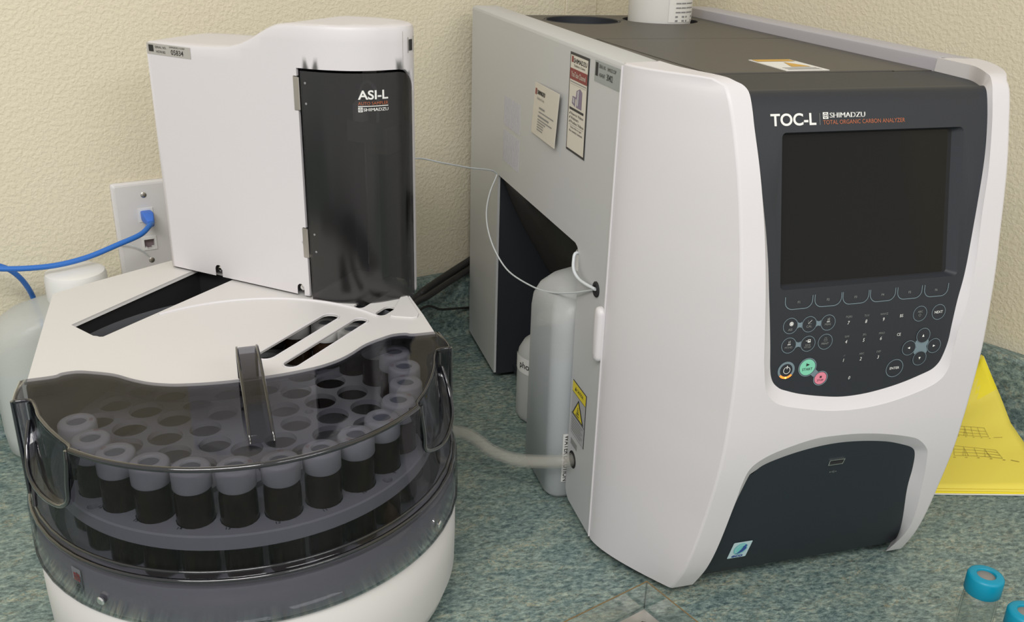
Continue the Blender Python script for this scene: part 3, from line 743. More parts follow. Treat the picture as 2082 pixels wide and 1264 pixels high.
def ic_print(mb, c): stroke(mb, [(c[0] - .0014, c[1] + .0006), (c[0] + .0017, c[1] + .0006), (c[0] + .0017, c[1] + .0020), (c[0] - .0014, c[1] + .0020), (c[0] - .0014, c[1] + .0006)], .0003, M_DIM); stroke(mb, [(c[0] - .0007, c[1] + .0020), (c[0] - .0007, c[1] + .0036), (c[0] + .0010, c[1] + .0036), (c[0] + .0010, c[1] + .0020)], .0003, M_DIM)
bridge((325, 497), (511, 480)); bridge((511, 480), (696, 463)); bridge((308, 690), (497, 672))
key((325, 497), 'ASI', icon=ic_disc); key((511, 480), 'CAL', icon=ic_cal, tv=-.0018); key((696, 463), 'MEAS', icon=ic_tube, tv=-.0014, th=.0018)
key((308, 690), 'MTHD', icon=ic_tube, tv=-.0018, th=.0018); key((497, 672), 'SAVE|MTHD', icon=ic_save, tv=-.0010, th=.0016); key((668, 652), 'PRINT', icon=ic_print, tv=-.0016, th=.0018)
def ic_up(mb, c): 
    P = [(0, .0012), (.0014, -.0002), (.0007, -.0002), (.0007, -.0012), (-.0007, -.0012), (-.0007, -.0002), (-.0014, -.0002), (0, .0012)]
    stroke(mb, [(c[0] + a, c[1] - .0012 + b) for a, b in P], .0003, M_DIM)
key((1605, 375), 'ABC', icon=ic_up, tv=.0018, th=.0018); key((1789, 358), 'NEXT', tv=0, th=.0023, m=M_LETTER)
key((1352, 913), 'ENTER', r=RK * 1.24, tv=.0002, th=.0023, m=M_LETTER)
# arrows on their cross-shaped print
ca = [KX(1636, 590), KX(1740, 690), KX(1597, 813), KX(1493, 713)]
cc0 = (sum(p[0] for p in ca) / 4, sum(p[1] for p in ca) / 4)
mb = MB(); P = []
for k in range(40):
    a = 2 * PI * k / 40; P.append((cc0[0] + .0072 * math.cos(a) * (1 - .25 * math.cos(4 * a)) * .95, cc0[1] + .0072 * math.sin(a) * (1 - .25 * math.cos(4 * a)) * .95))
ang0 = math.atan2(ca[1][1] - cc0[1], ca[1][0] - cc0[0])
patch(mb, P, [], E0, M_KEYRING); K_(mb, 'key_link_print', smooth=None, weld=False)
for c, dx, dy in zip(ca, (0, 1, 0, -1), (1, 0, -1, 0)):
    mb = MB(); disc(mb, c, RK * .98, M_DARK, E1); ring(mb, c, RK * 0.93, RK, M_KEYRING, E2)
    t = .0011; mb.add([E2(c[0] + dx * t * 1.2, c[1] + dy * t * 1.2), E2(c[0] - dx * t - dy * t, c[1] - dy * t + dx * t), E2(c[0] - dx * t + dy * t, c[1] - dy * t - dx * t)], [(0, 1, 2)], M_LETTER)
    K_(mb, 'arrow_key', smooth=None, weld=False)
# power, start, stop
c = KX(282, 935); mb = MB(); ring(mb, c, RK * .84, RK * 1.14, M_KEYRING); ring(mb, (c[0] + .0004, c[1]), RK * .40, RK * .47, M_LETTER, E2); rectp(mb, c[0] + .0001, c[0] + .0007, c[1] + .0012, c[1] + RK * .62, M_LETTER, E2)
o = K_(mb, 'power_key', smooth=None, weld=False)
mb = MB(); n = 14; A = []; B = []
for i in range(n + 1):
    a = -PI * 0.78 + PI * 0.56 * i / n; A.append((c[0] + RK * .85 * math.cos(a), c[1] + RK * .85 * math.sin(a))); B.append((c[0] + RK * 1.12 * math.cos(a), c[1] + RK * 1.12 * math.sin(a)))
mb.add([E2(*p) for p in A + B], [(i, i + 1, n + 2 + i, n + 1 + i) for i in range(n)], M_LED); disc(mb, (c[0], c[1] - RK * .98), RK * .13, M_LED2, lambda u, v: QS(u, v, lambda s: dep(s) - .0009), 12)
o = K_(mb, 'power_light', smooth=None, weld=False); o['label'] = 'glowing amber standby light'
c = KX(492, 905); d_ = KX(620, 1012); mb = MB(); ring(mb, c, RK * 1.12, RK * 1.24, M_KEYRING); disc(mb, c, RK * 1.06, M_GREENK)
mb.add([E2(c[0] - .0014, c[1] + .0010), E2(c[0] + .0018, c[1] + .0024), E2(c[0] - .0014, c[1] + .0038)], [(0, 1, 2)], M_INK); textc(mb, 'START', c[0], c[1] - .0016, .0024, E2, M_INK)
o = K_(mb, 'start_key', smooth=None, weld=False); o['label'] = 'mint green start key'
mb = MB(); ring(mb, d_, RK * .88, RK * 1.0, M_KEYRING); disc(mb, d_, RK * .82, M_PINKK); rectp(mb, d_[0] - .0009, d_[0] + .0009, d_[1] + .0004, d_[1] + .0022, M_INK, E2); textc(mb, 'STOP', d_[0], d_[1] - .0017, .0018, E2, M_INK)
mid = ((c[0] + d_[0]) / 2, (c[1] + d_[1]) / 2)
o = K_(mb, 'stop_key', smooth=None, weld=False); o['label'] = 'pink stop key'
mb = MB(); v_ = Vector((d_[0] - c[0], d_[1] - c[1])).normalized(); n_ = Vector((-v_.y, v_.x)); a = Vector(c) + v_ * RK * 1.18; b = Vector(d_) - v_ * RK * .95
mb.add([E0(*(a + n_ * .0030)), E0(*(b + n_ * .0030)), E0(*(b - n_ * .0030)), E0(*(a - n_ * .0030))], [(0, 1, 2, 3)], M_KEYRING); K_(mb, 'key_link_print', smooth=None, weld=False)
for ch, p, sub, q in (('7', (900, 465), 'PQRS', (905, 407)), ('8', (1073, 450), 'TUV', (1080, 393)), ('9', (1246, 430), 'WXYZ', (1252, 378)), ('4', (875, 652), 'GHI', (882, 600)), ('5', (1048, 635), 'JKL', (1057, 582)),
                      ('6', (1218, 618), 'MNO', (1228, 566)), ('1', (848, 835), '.-/', (855, 787)), ('2', (1018, 820), 'ABC', (1028, 768)), ('3', (1190, 803), 'DEF', (1197, 748)), ('0', (905, 1007), None, None), ('BS', (1423, 395), None, None), ('CE', (1396, 580), None, None)):
    mb = MB(); c = KX(*p); textc(mb, ch, c[0], c[1], .0031 if len(ch) == 1 else .0026, E1, M_LETTER, shear=0.15 if len(ch) == 1 else 0, sx=.9)
    if sub: c = KX(*q); textc(mb, sub, c[0], c[1], .0018, E1, M_DIM)
    K_(mb, 'number_key' if len(ch) == 1 else 'edit_key', smooth=None, weld=False)

# lower dark front panel with USB port and sticker
low = MB(); adc = ad + []
V2, T2 = tri2d([(a, b) for a, b in ad], [], us=[XL + .006 + .012 * i for i in range(30)], vs_=[.004 + .008 * i for i in range(24)])
low.add([QS(u, v, DLOW) for u, v in V2], T2, M_LOWER)
bt = [QS(ad[0][0] + (ad[-1][0] - ad[0][0]) * i / 10, 0.0005, DLOW) for i in range(11)]
lo = A_(low, 'lower_panel', smooth=40); lo['label'] = 'slate grey lower front panel'
Q_ = A_.sub(lo)
EL = lambda u, v, h=.0003: QS(u, v, DLOW - h)
u0, v0 = FP(1682, 945, DLOW); u1, v1 = FP(1717, 930, DLOW)
mb = MB(); oc = [(u0, v0), (u1 - .0008, v0), (u1 + .0003, v1), (u0 + .0003, v1)]; ic = [(u0 + .0009, v0 + .0009), (u1 - .0015, v0 + .0009), (u1 - .0006, v1 - .0007), (u0 + .0011, v1 - .0007)]
plate(mb, oc, [ic], lambda u, v, h: EL(u, v, h), -.001, .0012, M_CHROME)
pts = [EL(*p, -.0002 + .0004) for p in ic]; mb.add(pts, [(0, 1, 2, 3)], M_GAP)
tng = [(ic[0][0] + .0012, ic[0][1] + .0014), (ic[1][0] - .0012, ic[0][1] + .0014), (ic[1][0] - .0010, ic[2][1] - .0016), (ic[0][0] + .0014, ic[2][1] - .0016)]
mb.add([EL(*p, .0006) for p in tng], [(0, 1, 2, 3)], M_RUBBER)
o = Q_(mb, 'usb_port', smooth=None); o['label'] = 'chrome framed USB port'
mb = MB(); a = FP(1693, 958, DLOW); stroke(mb, [(a[0] - .0030, a[1]), (a[0] + .0030, a[1])], .0003, M_DIM, EL); disc(mb, (a[0] - .003, a[1]), .0006, M_DIM, EL, 10); stroke(mb, [(a[0] - .0012, a[1]), (a[0], a[1] + .0012), (a[0] + .0012, a[1] + .0012)], .0003, M_DIM, EL); stroke(mb, [(a[0] - .0004, a[1]), (a[0] + .0006, a[1] - .0011), (a[0] + .0018, a[1] - .0011)], .0003, M_DIM, EL)
mb.add([EL(a[0] + .0028, a[1] + .0006), EL(a[0] + .0028, a[1] - .0006), EL(a[0] + .0040, a[1])], [(0, 1, 2)], M_DIM); Q_(mb, 'usb_symbol', smooth=None, weld=False)
a = FP(1478.5, 1134, DLOW); b = FP(1516, 1130, DLOW); c = FP(1492, 1103, DLOW); d_ = FP(1528, 1098, DLOW)
su0, su1, sv0, sv1 = (a[0] + c[0]) / 2, (b[0] + d_[0]) / 2, (a[1] + b[1]) / 2, (c[1] + d_[1]) / 2
mb = MB(); patch(mb, rrect(su0, su1, sv0, sv1, .0012), [], lambda u, v: EL(u, v, .0004), M_STICKBL)
w_, h_ = su1 - su0, sv1 - sv0; g_ = (su0 + w_ * .5, sv0 + h_ * .58); KS = h_ / w_; eS = lambda q_: (lambda u, v: EL(u, g_[1] + (v - g_[1]) * KS, q_)); disc(mb, g_, w_ * .34, M_STICKTQ, eS(.0006)); ring(mb, g_, w_ * .24, w_ * .27, M_STICKBL, eS(.0008))
bird = [(-.22, -.30), (-.05, -.18), (.06, -.02), (.10, .16), (.18, .26), (.30, .22), (.24, .16), (.30, .02), (.20, -.14), (.05, -.24)]
patch(mb, [(g_[0] + x * w_, g_[1] + y * w_) for x, y in bird], [], eS(.0009), M_STICKNV)
textfit(mb, 'eco', su0 + w_ * .20, su0 + w_ * .80, sv0 + h_ * .05, sv0 + h_ * .20, lambda u, v: EL(u, v, .0006), M_STICKNV, bold=.03); o = Q_(mb, 'eco_sticker', smooth=None, weld=False); o['label'] = 'pale blue eco sticker with a bird'

# left side panel with cutout (grey), rim on top
SP = MB(); TS = 0.003
cut = [(.8035, .0225), (.8035, .284), (.8055, .2895), (.8095, .2935), (.8155, .2955), (1.104, .2890), (1.1075, .2865), (1.1085, .282), (1.1085, .010)]
side = [(YS + .0006, .4758), (YS + .0006, .0105), (.793, .0115), (.7995, .0145), (.8030, .0190)] + cut + [(YB, .010), (YB, .4758)]
sf = lambda u, v, h: Vector((XL + TS - h, u, v))
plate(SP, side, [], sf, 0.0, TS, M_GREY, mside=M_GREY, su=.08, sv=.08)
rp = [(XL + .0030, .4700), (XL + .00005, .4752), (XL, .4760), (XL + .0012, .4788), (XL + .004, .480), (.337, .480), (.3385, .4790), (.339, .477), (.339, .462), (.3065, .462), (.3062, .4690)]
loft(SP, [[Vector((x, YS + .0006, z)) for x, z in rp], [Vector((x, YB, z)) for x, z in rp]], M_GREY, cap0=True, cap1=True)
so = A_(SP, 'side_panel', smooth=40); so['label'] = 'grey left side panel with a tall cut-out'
S_ = A_.sub(so)
# vent slots in the panel: thin raised louvre lines
mb = MB()
for k in range(11):
    y = 1.0205 + k * .00635
    for z0, z1 in ((.3135, .3515), (.3575, .392)):
        obox(mb, (XL - .0006, y, z0), (1, 0, 0), (0, 1, 0), (0, 0, 1), .0009, .0014, z1 - z0, M_RIM)
o = S_(mb, 'vent_slots', smooth=None)
# right side panel and rim
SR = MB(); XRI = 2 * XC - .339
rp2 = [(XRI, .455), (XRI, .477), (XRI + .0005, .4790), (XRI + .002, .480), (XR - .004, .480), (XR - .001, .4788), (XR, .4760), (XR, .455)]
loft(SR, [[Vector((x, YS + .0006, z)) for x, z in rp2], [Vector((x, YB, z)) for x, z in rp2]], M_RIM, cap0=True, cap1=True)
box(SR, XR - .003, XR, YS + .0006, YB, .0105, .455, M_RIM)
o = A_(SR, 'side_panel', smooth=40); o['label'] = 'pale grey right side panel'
# chassis walls behind the skins (dark), bottle recess
CH = MB()
box(CH, .309, .648, YB - .004, YB - .001, .02, .462, M_RECESS)
box(CH, .33, .63, .665, YB - .01, .011, .020, M_RECESS)
A_(CH, 'chassis', smooth=None)
RC = MB()
A = [(.3065, .2930), (.312, .2760), (.3255, .2440), (.3400, .2150), (.3560, .1880), (.372, .1600), (.390, .1340), (.402, .110), (.405, .09), (.405, .011)]
A2 = [(.3065, .2935), (.330, .2925), (.355, .2900), (.378, .2850), (.394, .2760), (.402, .260), (.4045, .230), (.405, .180), (.405, .10), (.405, .011)]
mixA = lambda k: [(a[0] * (1 - k) + b[0] * k, a[1] * (1 - k) + b[1] * k) for a, b in zip(A2, A)]
loft(RC, [[Vector((x, y, z)) for x, z in mixA(k)] for y, k in ((.8015, 0), (.92, 0), (.945, .06), (.975, .25), (1.01, .55), (1.045, .82), (1.08, .96), (1.1075, 1))], M_RECGLOSS, closed=False)
ro = A_(RC, 'bottle_bay', smooth=50); ro['label'] = 'glossy brown-black curved bay lining'
R2 = MB(); yw = 1.1085
patch(R2, [(.3065, .2935)] + A + [(.3065, .0075)], [], lambda u, v: Vector((u, yw, v)), M_RECESS)
A_(R2, 'bay_end_wall', smooth=None); R2 = MB()
patch(R2, A2 + [(.3065, .0105)], [], lambda u, v: Vector((u, .8005, v)), M_RECESS)
A_(R2, 'bay_end_wall', smooth=None)
# feet
for x, y in ((.335, .765), (.615, .765), (.335, 1.20), (.615, 1.20), ):
    mb = MB(); lathe(mb, [(.013, .0004), (.015, .002), (.0155, .011)], (x - .012 if x < .4 else x + .012, y, 0), M_RUBBER, 20); A_(mb, 'rubber_foot')
# dark top: rear deck with bottle wells, middle lid, front strip is the console itself
ZT = .468
CUPL = (.434, 1.190, .047, .050); CUPR = (.545, 1.192, .050, .050)
tx0, tx1 = .3395, XRI - .0005
mb = MB()
h1 = circ(CUPL[0], CUPL[1], CUPL[2], 40); h2 = circ(CUPR[0], CUPR[1], CUPR[2], 40)
plate(mb, [(tx0, .9905), (tx1, .9905), (tx1, YB), (tx0, YB)], [h1, h2], lambda u, v, h: Vector((u, v, h)), ZT - .012, ZT, M_DARKTOP)
for (cx_, cy_, r_, _) in (CUPL, CUPR): lathe(mb, [(r_, ZT), (r_ - .001, ZT - .02), (r_ - .003, ZT - .035), (.001, ZT - .035)], (cx_, cy_, 0), M_RECESS, 40, cap=False)
do = A_(mb, 'rear_deck', smooth=30, bevel=None); do['label'] = 'dark top deck with two bottle wells'
mb = MB(); lathe(mb, [(.0475, ZT - .001), (.0490, ZT + .0006), (.0505, ZT + .0002), (.0512, ZT - .002)], (CUPL[0], CUPL[1], 0), M_RECESS, 40, cap=False); A_.sub(do)(mb, 'well_rim')
for (cx_, cy_, r_, _) in (CUPL, CUPR):
    for s_ in (-1, 1):
        mb = MB(); lathe(mb, [(.0035, ZT - .002), (.0035, ZT + .0004), (.002, ZT + .0006)], (cx_ + s_ * (r_ + .0035), cy_ - .002 * s_, 0), M_DARKTOP, 14); A_.sub(do)(mb, 'well_notch')
mb = MB()
lid = [(.3865, .7445), (.395, .7405), (.5745, .7405), (.5725, .9840), (.379, .9840), (.379, .9700)]
fl_ = [(tx0, .7405), (.3880, .7405), (.3780, .9660), (.3775, .9880), (tx0, .9880)]
plate(mb, fl_, [], lambda u, v, h: Vector((u, v, h)), ZT - .012, ZT, M_DARKTOP)
fr_ = [(.5760, .7405), (tx1, .7405), (tx1, .9880), (.5740, .9880)]
plate(mb, fr_, [], lambda u, v, h: Vector((u, v, h)), ZT - .012, ZT, M_DARKTOP)
box(mb, .3790, .5735, .9855, .9880, ZT - .012, ZT, M_DARKTOP)
A_(mb, 'top_frame', smooth=None)
mb = MB(); plate(mb, [(.3895, .7412), (.5748, .7412), (.5728, .9845), (.3790, .9845), (.3792, .966)], [], lambda u, v, h: Vector((u, v, h)), ZT - .010, ZT + .0006, M_DARKTOP)
lo_ = A_(mb, 'top_lid', smooth=None, bevel=.0008); lo_['label'] = 'dark rectangular furnace lid'
mb = MB(); box(mb, tx0, tx1, .736, YB - .002, ZT - .014, ZT - .009, M_GAP); A_(mb, 'seam_backing', smooth=None)
# hot-surface label on the lid
L1 = onz(1522, 124, ZT); L2 = onz(1604, 123, ZT); L3 = onz(1598, 146, ZT); zz = ZT + .0012
lx0, lx1, ly1, ly0 = (L1.x + L3.x) / 2, onz(1680, 143, ZT).x, L1.y, L3.y
mb = MB(); fz = lambda u, v: Vector((u, v, zz)); fz2 = lambda u, v: Vector((u, v, zz + .0003))
box(mb, lx0, lx1, ly0, ly1, ZT + .0006, zz, M_WPAPER); lw, lh = lx1 - lx0, ly1 - ly0
rectp(mb, lx0 + .002, lx1 - .002, ly1 - .014, ly1 - .002, mat('amber_print', (.62, .36, .06), .5), fz2)
mb.add([fz2(lx0 + lw * .40, ly0 + lh * .30), fz2(lx0 + lw * .86, ly0 + lh * .30), fz2(lx0 + lw * .60, ly0 + lh * .72)], [(0, 1, 2)], MATS['amber_print'])
for k in range(3): rectp(mb, lx0 + lw * .10, lx0 + lw * .9, ly0 + lh * (.06 + k * .07), ly0 + lh * (.08 + k * .07), M_GREYINK, fz2)
o = A_.sub(lo_)(mb, 'warning_label', smooth=None, weld=False); o['label'] = 'small orange and white hot-surface label'
# handle lug on the seam
mb = MB()
hz0, hz1 = .2065, .2610
P = rrect(YS - .001, YS + .0125, hz0, hz1, .0062, 6)
R0 = [Vector((XL - .0005, y, z)) for y, z in P]; yc_, zc_ = YS + .0055, (hz0 + hz1) / 2
def sh(k, x): return [Vector((x, yc_ + (y - yc_) * k, zc_ + (z - zc_) * (1 - (1 - k) * .25))) for y, z in P]
loft(mb, [R0, sh(1, XL - .003), sh(.86, XL - .0055), sh(.5, XL - .0068)], M_WHITE, cap0=True, cap1=True)
o = A_(mb, 'release_handle', smooth=50); o['label'] = 'white lozenge-shaped handle on the seam'
# seam bead
mb = MB(); tube(mb, [(XL - .0004, YS - .0002, .012), (XL - .0004, YS - .0002, .25), (XL - .0004, YS - .0002, .478)], .0012, M_WHITE, 8, 0); A_(mb, 'seam_bead')
# ports
mb = MB(); lathe(mb, [(.0075, 0), (.0075, .0012), (.0068, .0018), (.0045, .0018), (.004, .0004)], (XL, .7518, .2708), M_RUBBER, 28, ax=(-1, 0, 0)); o = S_(mb, 'tube_grommet'); o['label'] = 'black rubber grommet'
mb = MB(); lathe(mb, [(.0095, 0), (.0095, .0006), (.0088, .0008), (.0084, .0002)], (XL, .7868, .0655), M_GAP, 28, ax=(-1, 0, 0)); o = S_(mb, 'drain_port'); o['label'] = 'round drain port'

# things stuck on the side panel
def SF(h): return lambda u, v: Vector((XL - h, u, v))     # u is y; image right = smaller y
def sbox(mb, y0, y1, z0, z1, h, m, h0=0.0002): return box(mb, XL - h, XL - h0, y0, y1, z0, z1, m)
def stext(mb, s, yl, yr, z0, z1, h, m, **k):   # text reads towards -y
    textfit(mb, s, yl, yr, z0, z1, lambda u, v: Vector((XL - h, u, v)), m, **k)
# business card
root = empty('business_card', (XL - .002, .92, .37)); tag(root, 'cream business card taped on the grey side panel, left of the tall poster label', 'card')
B_ = Part(root)
cd_ = [(.9616, .4275), (.8712, .4296), (.8805, .3739), (.971, .3724)]
def CFN(a, b, h):
    p = Vector(cd_[0]) * (1 - a) * b + Vector(cd_[1]) * a * b + Vector(cd_[2]) * a * (1 - b) + Vector(cd_[3]) * (1 - a) * (1 - b)
    return Vector((XL - h - .0035 * a, p.x, p.y))
mb = MB(); prism(mb, [(0, 0), (1, 0), (1, 1), (0, 1)], lambda a, b, h: CFN(a, b, h), .0006, .0012, M_PAPER); B_(mb, 'card', smooth=None)
mb = MB(); fc = lambda a, b: CFN(a, b, .0015)
textfit(mb, 'SHIMADZU', .14, .46, .80, .88, fc, M_INK, bold=.006); rectp(mb, .045, .11, .78, .90, M_MAROON, fc); textfit(mb, 'Excellence in Science', .14, .45, .70, .755, fc, M_GREYINK)
for a0, a1, b in ((.26, .50, .54), (.26, .88, .47), (.24, .70, .38), (.24, .84, .32), (.24, .58, .27), (.24, .50, .22), (.24, .50, .17), (.24, .48, .12)): rectp(mb, a0, a1, b, b + (.035 if b in (.54, .38) else .022), M_GREYINK, fc)
B_(mb, 'card_print', smooth=None, weld=False)
# poster label
y0, y1, z1, z0 = .8560, .8040, .4727, .3798
root = empty('poster_label', (XL - .0005, (y0 + y1) / 2, z0)); tag(root, 'tall black-bordered sticker with a maroon video channel banner on the side panel', 'sticker')
B_ = Part(root); Wp, Hp = y0 - y1, z1 - z0
def PL(h): return lambda a, b: Vector((XL - h, y0 - a * Wp, z0 + b * Hp))
mb = MB(); prism(mb, [(0, 0), (1, 0), (1, 1), (0, 1)], lambda a, b, h: PL(h)(a, b), .0002, .0005, M_BLACKB); B_(mb, 'border', smooth=None)
mb = MB(); rectp(mb, .045, .955, .025, .975, M_PAPER, PL(.0007)); B_(mb, 'sheet', smooth=None)
mb = MB(); f9 = PL(.0009); f10 = PL(.0011)
rectp(mb, .10, .20, .905, .965, M_MAROON, f9); textfit(mb, 'SHIMADZU', .22, .90, .905, .950, f9, M_INK, bold=.006); textfit(mb, 'Excellence in Science', .25, .82, .868, .893, f9, M_INK)
rectp(mb, .045, .955, .735, .845, M_MAROON, f9); textfit(mb, 'YouTube Channel', .13, .88, .765, .818, f10, M_PAPER)
rectp(mb, .08, .92, .708, .718, M_GREYINK, f9); rectp(mb, .08, .92, .690, .693, M_GREYINK, f9)
patch(mb, [(.22, .50), (.40, .475), (.40, .56), (.46, .56), (.46, .475), (.74, .475), (.74, .65), (.62, .675), (.44, .64), (.42, .575), (.24, .575)], [], f9, M_MAUVE)
patch(mb, [(.28, .515), (.37, .505), (.37, .56), (.28, .565)], [], f10, M_RIM); patch(mb, [(.49, .50), (.57, .495), (.60, .66), (.50, .64)], [], f10, M_RIM)
rectp(mb, .10, .86, .432, .457, M_BLACKB, f9)
for k, t in enumerate(('How-to Videos', 'Webinars', 'Product Videos')): textfit(mb, t, .20, (.86, .62, .90)[k], .383 - k * .043, .412 - k * .043, f9, M_INK); stroke(mb, [(.11, .396 - k * .043), (.13, .385 - k * .043), (.17, .410 - k * .043)], .010, M_INK, f9)
rectp(mb, .12, .88, .278, .281, M_GREYINK, f9); textfit(mb, 'Subscribe to get', .20, .80, .243, .268, f9, M_INK); textfit(mb, 'the newest content', .14, .86, .208, .233, f9, M_INK)
B_(mb, 'poster_print', smooth=None, weld=False)
# serial label
root = empty('serial_label', (XL - .0005, .76, .467)); tag(root, 'grey foil serial number label at the top front of the side panel', 'label')
B_ = Part(root); mb = MB(); sbox(mb, .7290, .7900, .4560, .4740, .0005, M_LABEL2); B_(mb, 'foil', smooth=None)
mb = MB(); stext(mb, 'SERIAL NO.', .779, .763, .4685, .4715, .0007, M_INK); stext(mb, 'H544347', .778, .764, .4610, .4645, .0007, M_INK); stext(mb, 'SHIMADZU CORP', .759, .739, .4685, .4715, .0007, M_INK); stext(mb, '30402', .760, .746, .4605, .4660, .0007, M_INK, bold=.006)
sbox(mb, .7815, .7875, .4610, .4725, .0007, M_INK, .00055); B_(mb, 'print', smooth=None, weld=False)
# caution label near the drain port
wy0, wy1, wz1, wz0 = .7973, .7580, .1548, .0945
root = empty('caution_label', (XL - .0005, .778, .0945)); tag(root, 'yellow and grey caution label with a warning triangle above the drain port', 'label')
B_ = Part(root); Ww, Hw = wy0 - wy1, wz1 - wz0
def WL(h): return lambda a, b: Vector((XL - h, wy0 - a * Ww, wz0 + b * Hw))
mb = MB(); prism(mb, [(0, 0), (1, 0), (1, 1), (0, 1)], lambda a, b, h: WL(h)(a, b), .0002, .0004, M_INK); rectp(mb, .015, .985, .01, .99, M_PALELAB, WL(.0006)); B_(mb, 'sheet', smooth=None)
mb = MB(); g1, g2, g3 = WL(.0008), WL(.0010), WL(.0012)
rectp(mb, .015, .985, .80, .99, M_YELLOWL, g1); rectp(mb, .015, .985, .79, .80, M_INK, g1); textfit(mb, 'CAUTION', .36, .80, .87, .93, g2, M_INK, bold=.01)
mb.add([g2(*p) for p in ((.20, .86), (.32, .86), (.26, .94))], [(0, 1, 2)], M_INK)
mb.add([g1(*p) for p in ((.08, .395), (.92, .395), (.50, .76))], [(0, 1, 2)], M_INK); mb.add([g2(*p) for p in ((.17, .42), (.83, .42), (.50, .71))], [(0, 1, 2)], M_YELLOWL)
for q in ((.36, .445, .24, .02), (.42, .49, .16, .03), (.44, .54, .12, .015), (.46, .57, .08, .015), (.47, .60, .06, .015)): rectp(mb, q[0], q[0] + q[2], q[1], q[1] + q[3], M_INK, g3)
rectp(mb, .015, .985, .375, .385, M_INK, g1)
for k in range(6): rectp(mb, .08, .90 - .12 * (k % 2), .31 - k * .048, .328 - k * .048, M_GREYINK, g1)
B_(mb, 'print', smooth=None, weld=False)
mb = MB(); sbox(mb, .7765, .7945, .0815, .0880, .0005, M_GREYINK); o = mb.build('part_label', loc=(XL - .0005, .785, .0815), smooth=None); tag(o, 'tiny dark grey label directly above the drain port', 'label')

# ================================================================== THE AUTOSAMPLER (round carousel machine on the left)
OX, OY, PH = -0.016, 0.748, math.radians(3.856)
AX = Vector((math.cos(PH), math.sin(PH), 0)); AY = Vector((-math.sin(PH), math.cos(PH), 0)); OO = Vector((OX, OY, 0))
def toworld(p): p = Vector(p); return OO + AX * p.x + AY * p.y + Vector((0, 0, p.z))
def LP(px, py, z):
    p = onz(px, py, z) - OO; return (p.dot(AX), p.dot(AY))
AS = empty('autosampler', (OX, OY, 0), PH)
tag(AS, 'white autosampler with tall hooded tower and a round smoked-lid carousel', 'autosampler')
B_ = Part(AS, True)
ZP = .230        # top plate height
# body outline (plan), right side then round the back to the left; front is a half circle
def front_arc(r, n=48): return [(r * math.cos(-PI * i / n), r * math.sin(-PI * i / n)) for i in range(n + 1)]   # from +x through -y to -x
BACK = [(-.1705, .06), (-.1695, .150), (-.1684, .2117), (-.1650, .2160), (-.1200, .2454), (-.0667, .2777), (-.050, .287), (.02, .300), (.10, .296), (.150, .268), (.1700, .225), (.1715, .150), (.1725, .113), (.1735, .06)]
def body_ring(z, r, k): return [Vector((x, y, z)) for x, y in front_arc(r)] + [Vector((x * k, y * (k if y > .1 else 1), z)) for x, y in BACK]
base = MB()
rr_ = [body_ring(.002, .155, .90), body_ring(.004, .163, .94), body_ring(.014, .1735, .99), body_ring(.030, .1790, 1.02), body_ring(.060, .1797, 1.025), body_ring(.100, .1797, 1.022), body_ring(.1015, .1785, 1.015)]
loft(base, rr_, M_WHITE2, cap0=True)
# inside: shelf ring and floor
arc_in = [Vector((.170 * math.cos(2 * PI * i / 62), .170 * math.sin(2 * PI * i / 62), .1020)) for i in range(62)]
fl0 = [(p.x, p.y) for p in body_ring(.102, .172, 1.0)]
n = 96; arcR = lambda r_, z: [Vector((r_ * math.cos(-PI * i / n), r_ * math.sin(-PI * i / n), z)) for i in range(n + 1)]
loft(base, [arcR(.1785, .1015), arcR(.1775, .133), arcR(.1765, .1355), arcR(.1665, .1355), arcR(.1655, .1335), arcR(.1650, .108)], M_WHITE2, closed=False)
bo = B_(base, 'base_shell', smooth=40); bo['label'] = 'white round-fronted base shell'
mb = MB(); lathe(mb, [(.1655, .1018), (.1652, .108), (.163, .110), (.00001, .110)], (0, 0, 0), M_TRAY, 72, cap=False); o = B_(mb, 'tray_floor', smooth=30); o['label'] = 'pale grey tray floor under the carousel'
def cylpx(px, py, r_):
    best = None
    for i in range(180):
        th = math.radians(180 + i)
        p0 = toworld((r_ * math.cos(th), r_ * math.sin(th), 0)); n3 = AX * math.cos(th) + AY * math.sin(th)
        P = onpl(px, py, n3, p0); e = (Vector((P.x, P.y, 0)) - p0).length
        if best is None or e < best[0]: best = (e, th, P.z)
    return best[1], best[2]
lt, lz = cylpx(158, 1172, .1790); CYS = lambda h: (lambda u, v: Vector(((.1790 + h) * math.cos(lt + u / .179), (.1790 + h) * math.sin(lt + u / .179), v)))
mb = MB(); rectp(mb, -.0055, .0050, lz - .034, lz + .008, M_PALELAB, CYS(.0003)); emblem(mb, 0, lz, .0070, .0070, CYS(.0006), M_REDINK, 14)
textfit(mb, 'SHIMADZU', lz - .006, lz - .032, -.0025, .0025, lambda u, v: CYS(.0006)(v, u), M_INK)
q = Part(AS, True); q.root = bo; o = q(mb, 'brand_strip', smooth=None, weld=False); o['label'] = 'upright brand strip seen through the cover flange'
# rear housing: outer wall + dark half cylinder inside
hs = MB()
BK = [(.1735, 0.010)] + BACK[::-1] + [(-.1705, 0.010)]
loft(hs, [[Vector((x * 1.012, y, .1018)) for x, y in BK], [Vector((x, y, ZP - .0030)) for x, y in BK], [Vector((x * .994, y * (.996 if y > .1 else 1), ZP - .0004)) for x, y in BK]], M_WHITE2, closed=False)
ho = B_(hs, 'housing_wall', smooth=50)
mb = MB(); n = 40
loft(mb, [[Vector((.1675 * math.cos(PI * i / n), .1675 * math.sin(PI * i / n), z)) for i in range(n + 1)] for z in (.105, ZP - .003)], mat('cavity_grey', (.11, .115, .125), .5), closed=False); o = B_(mb, 'cavity_wall', smooth=60); o['label'] = 'dark curved cavity wall'
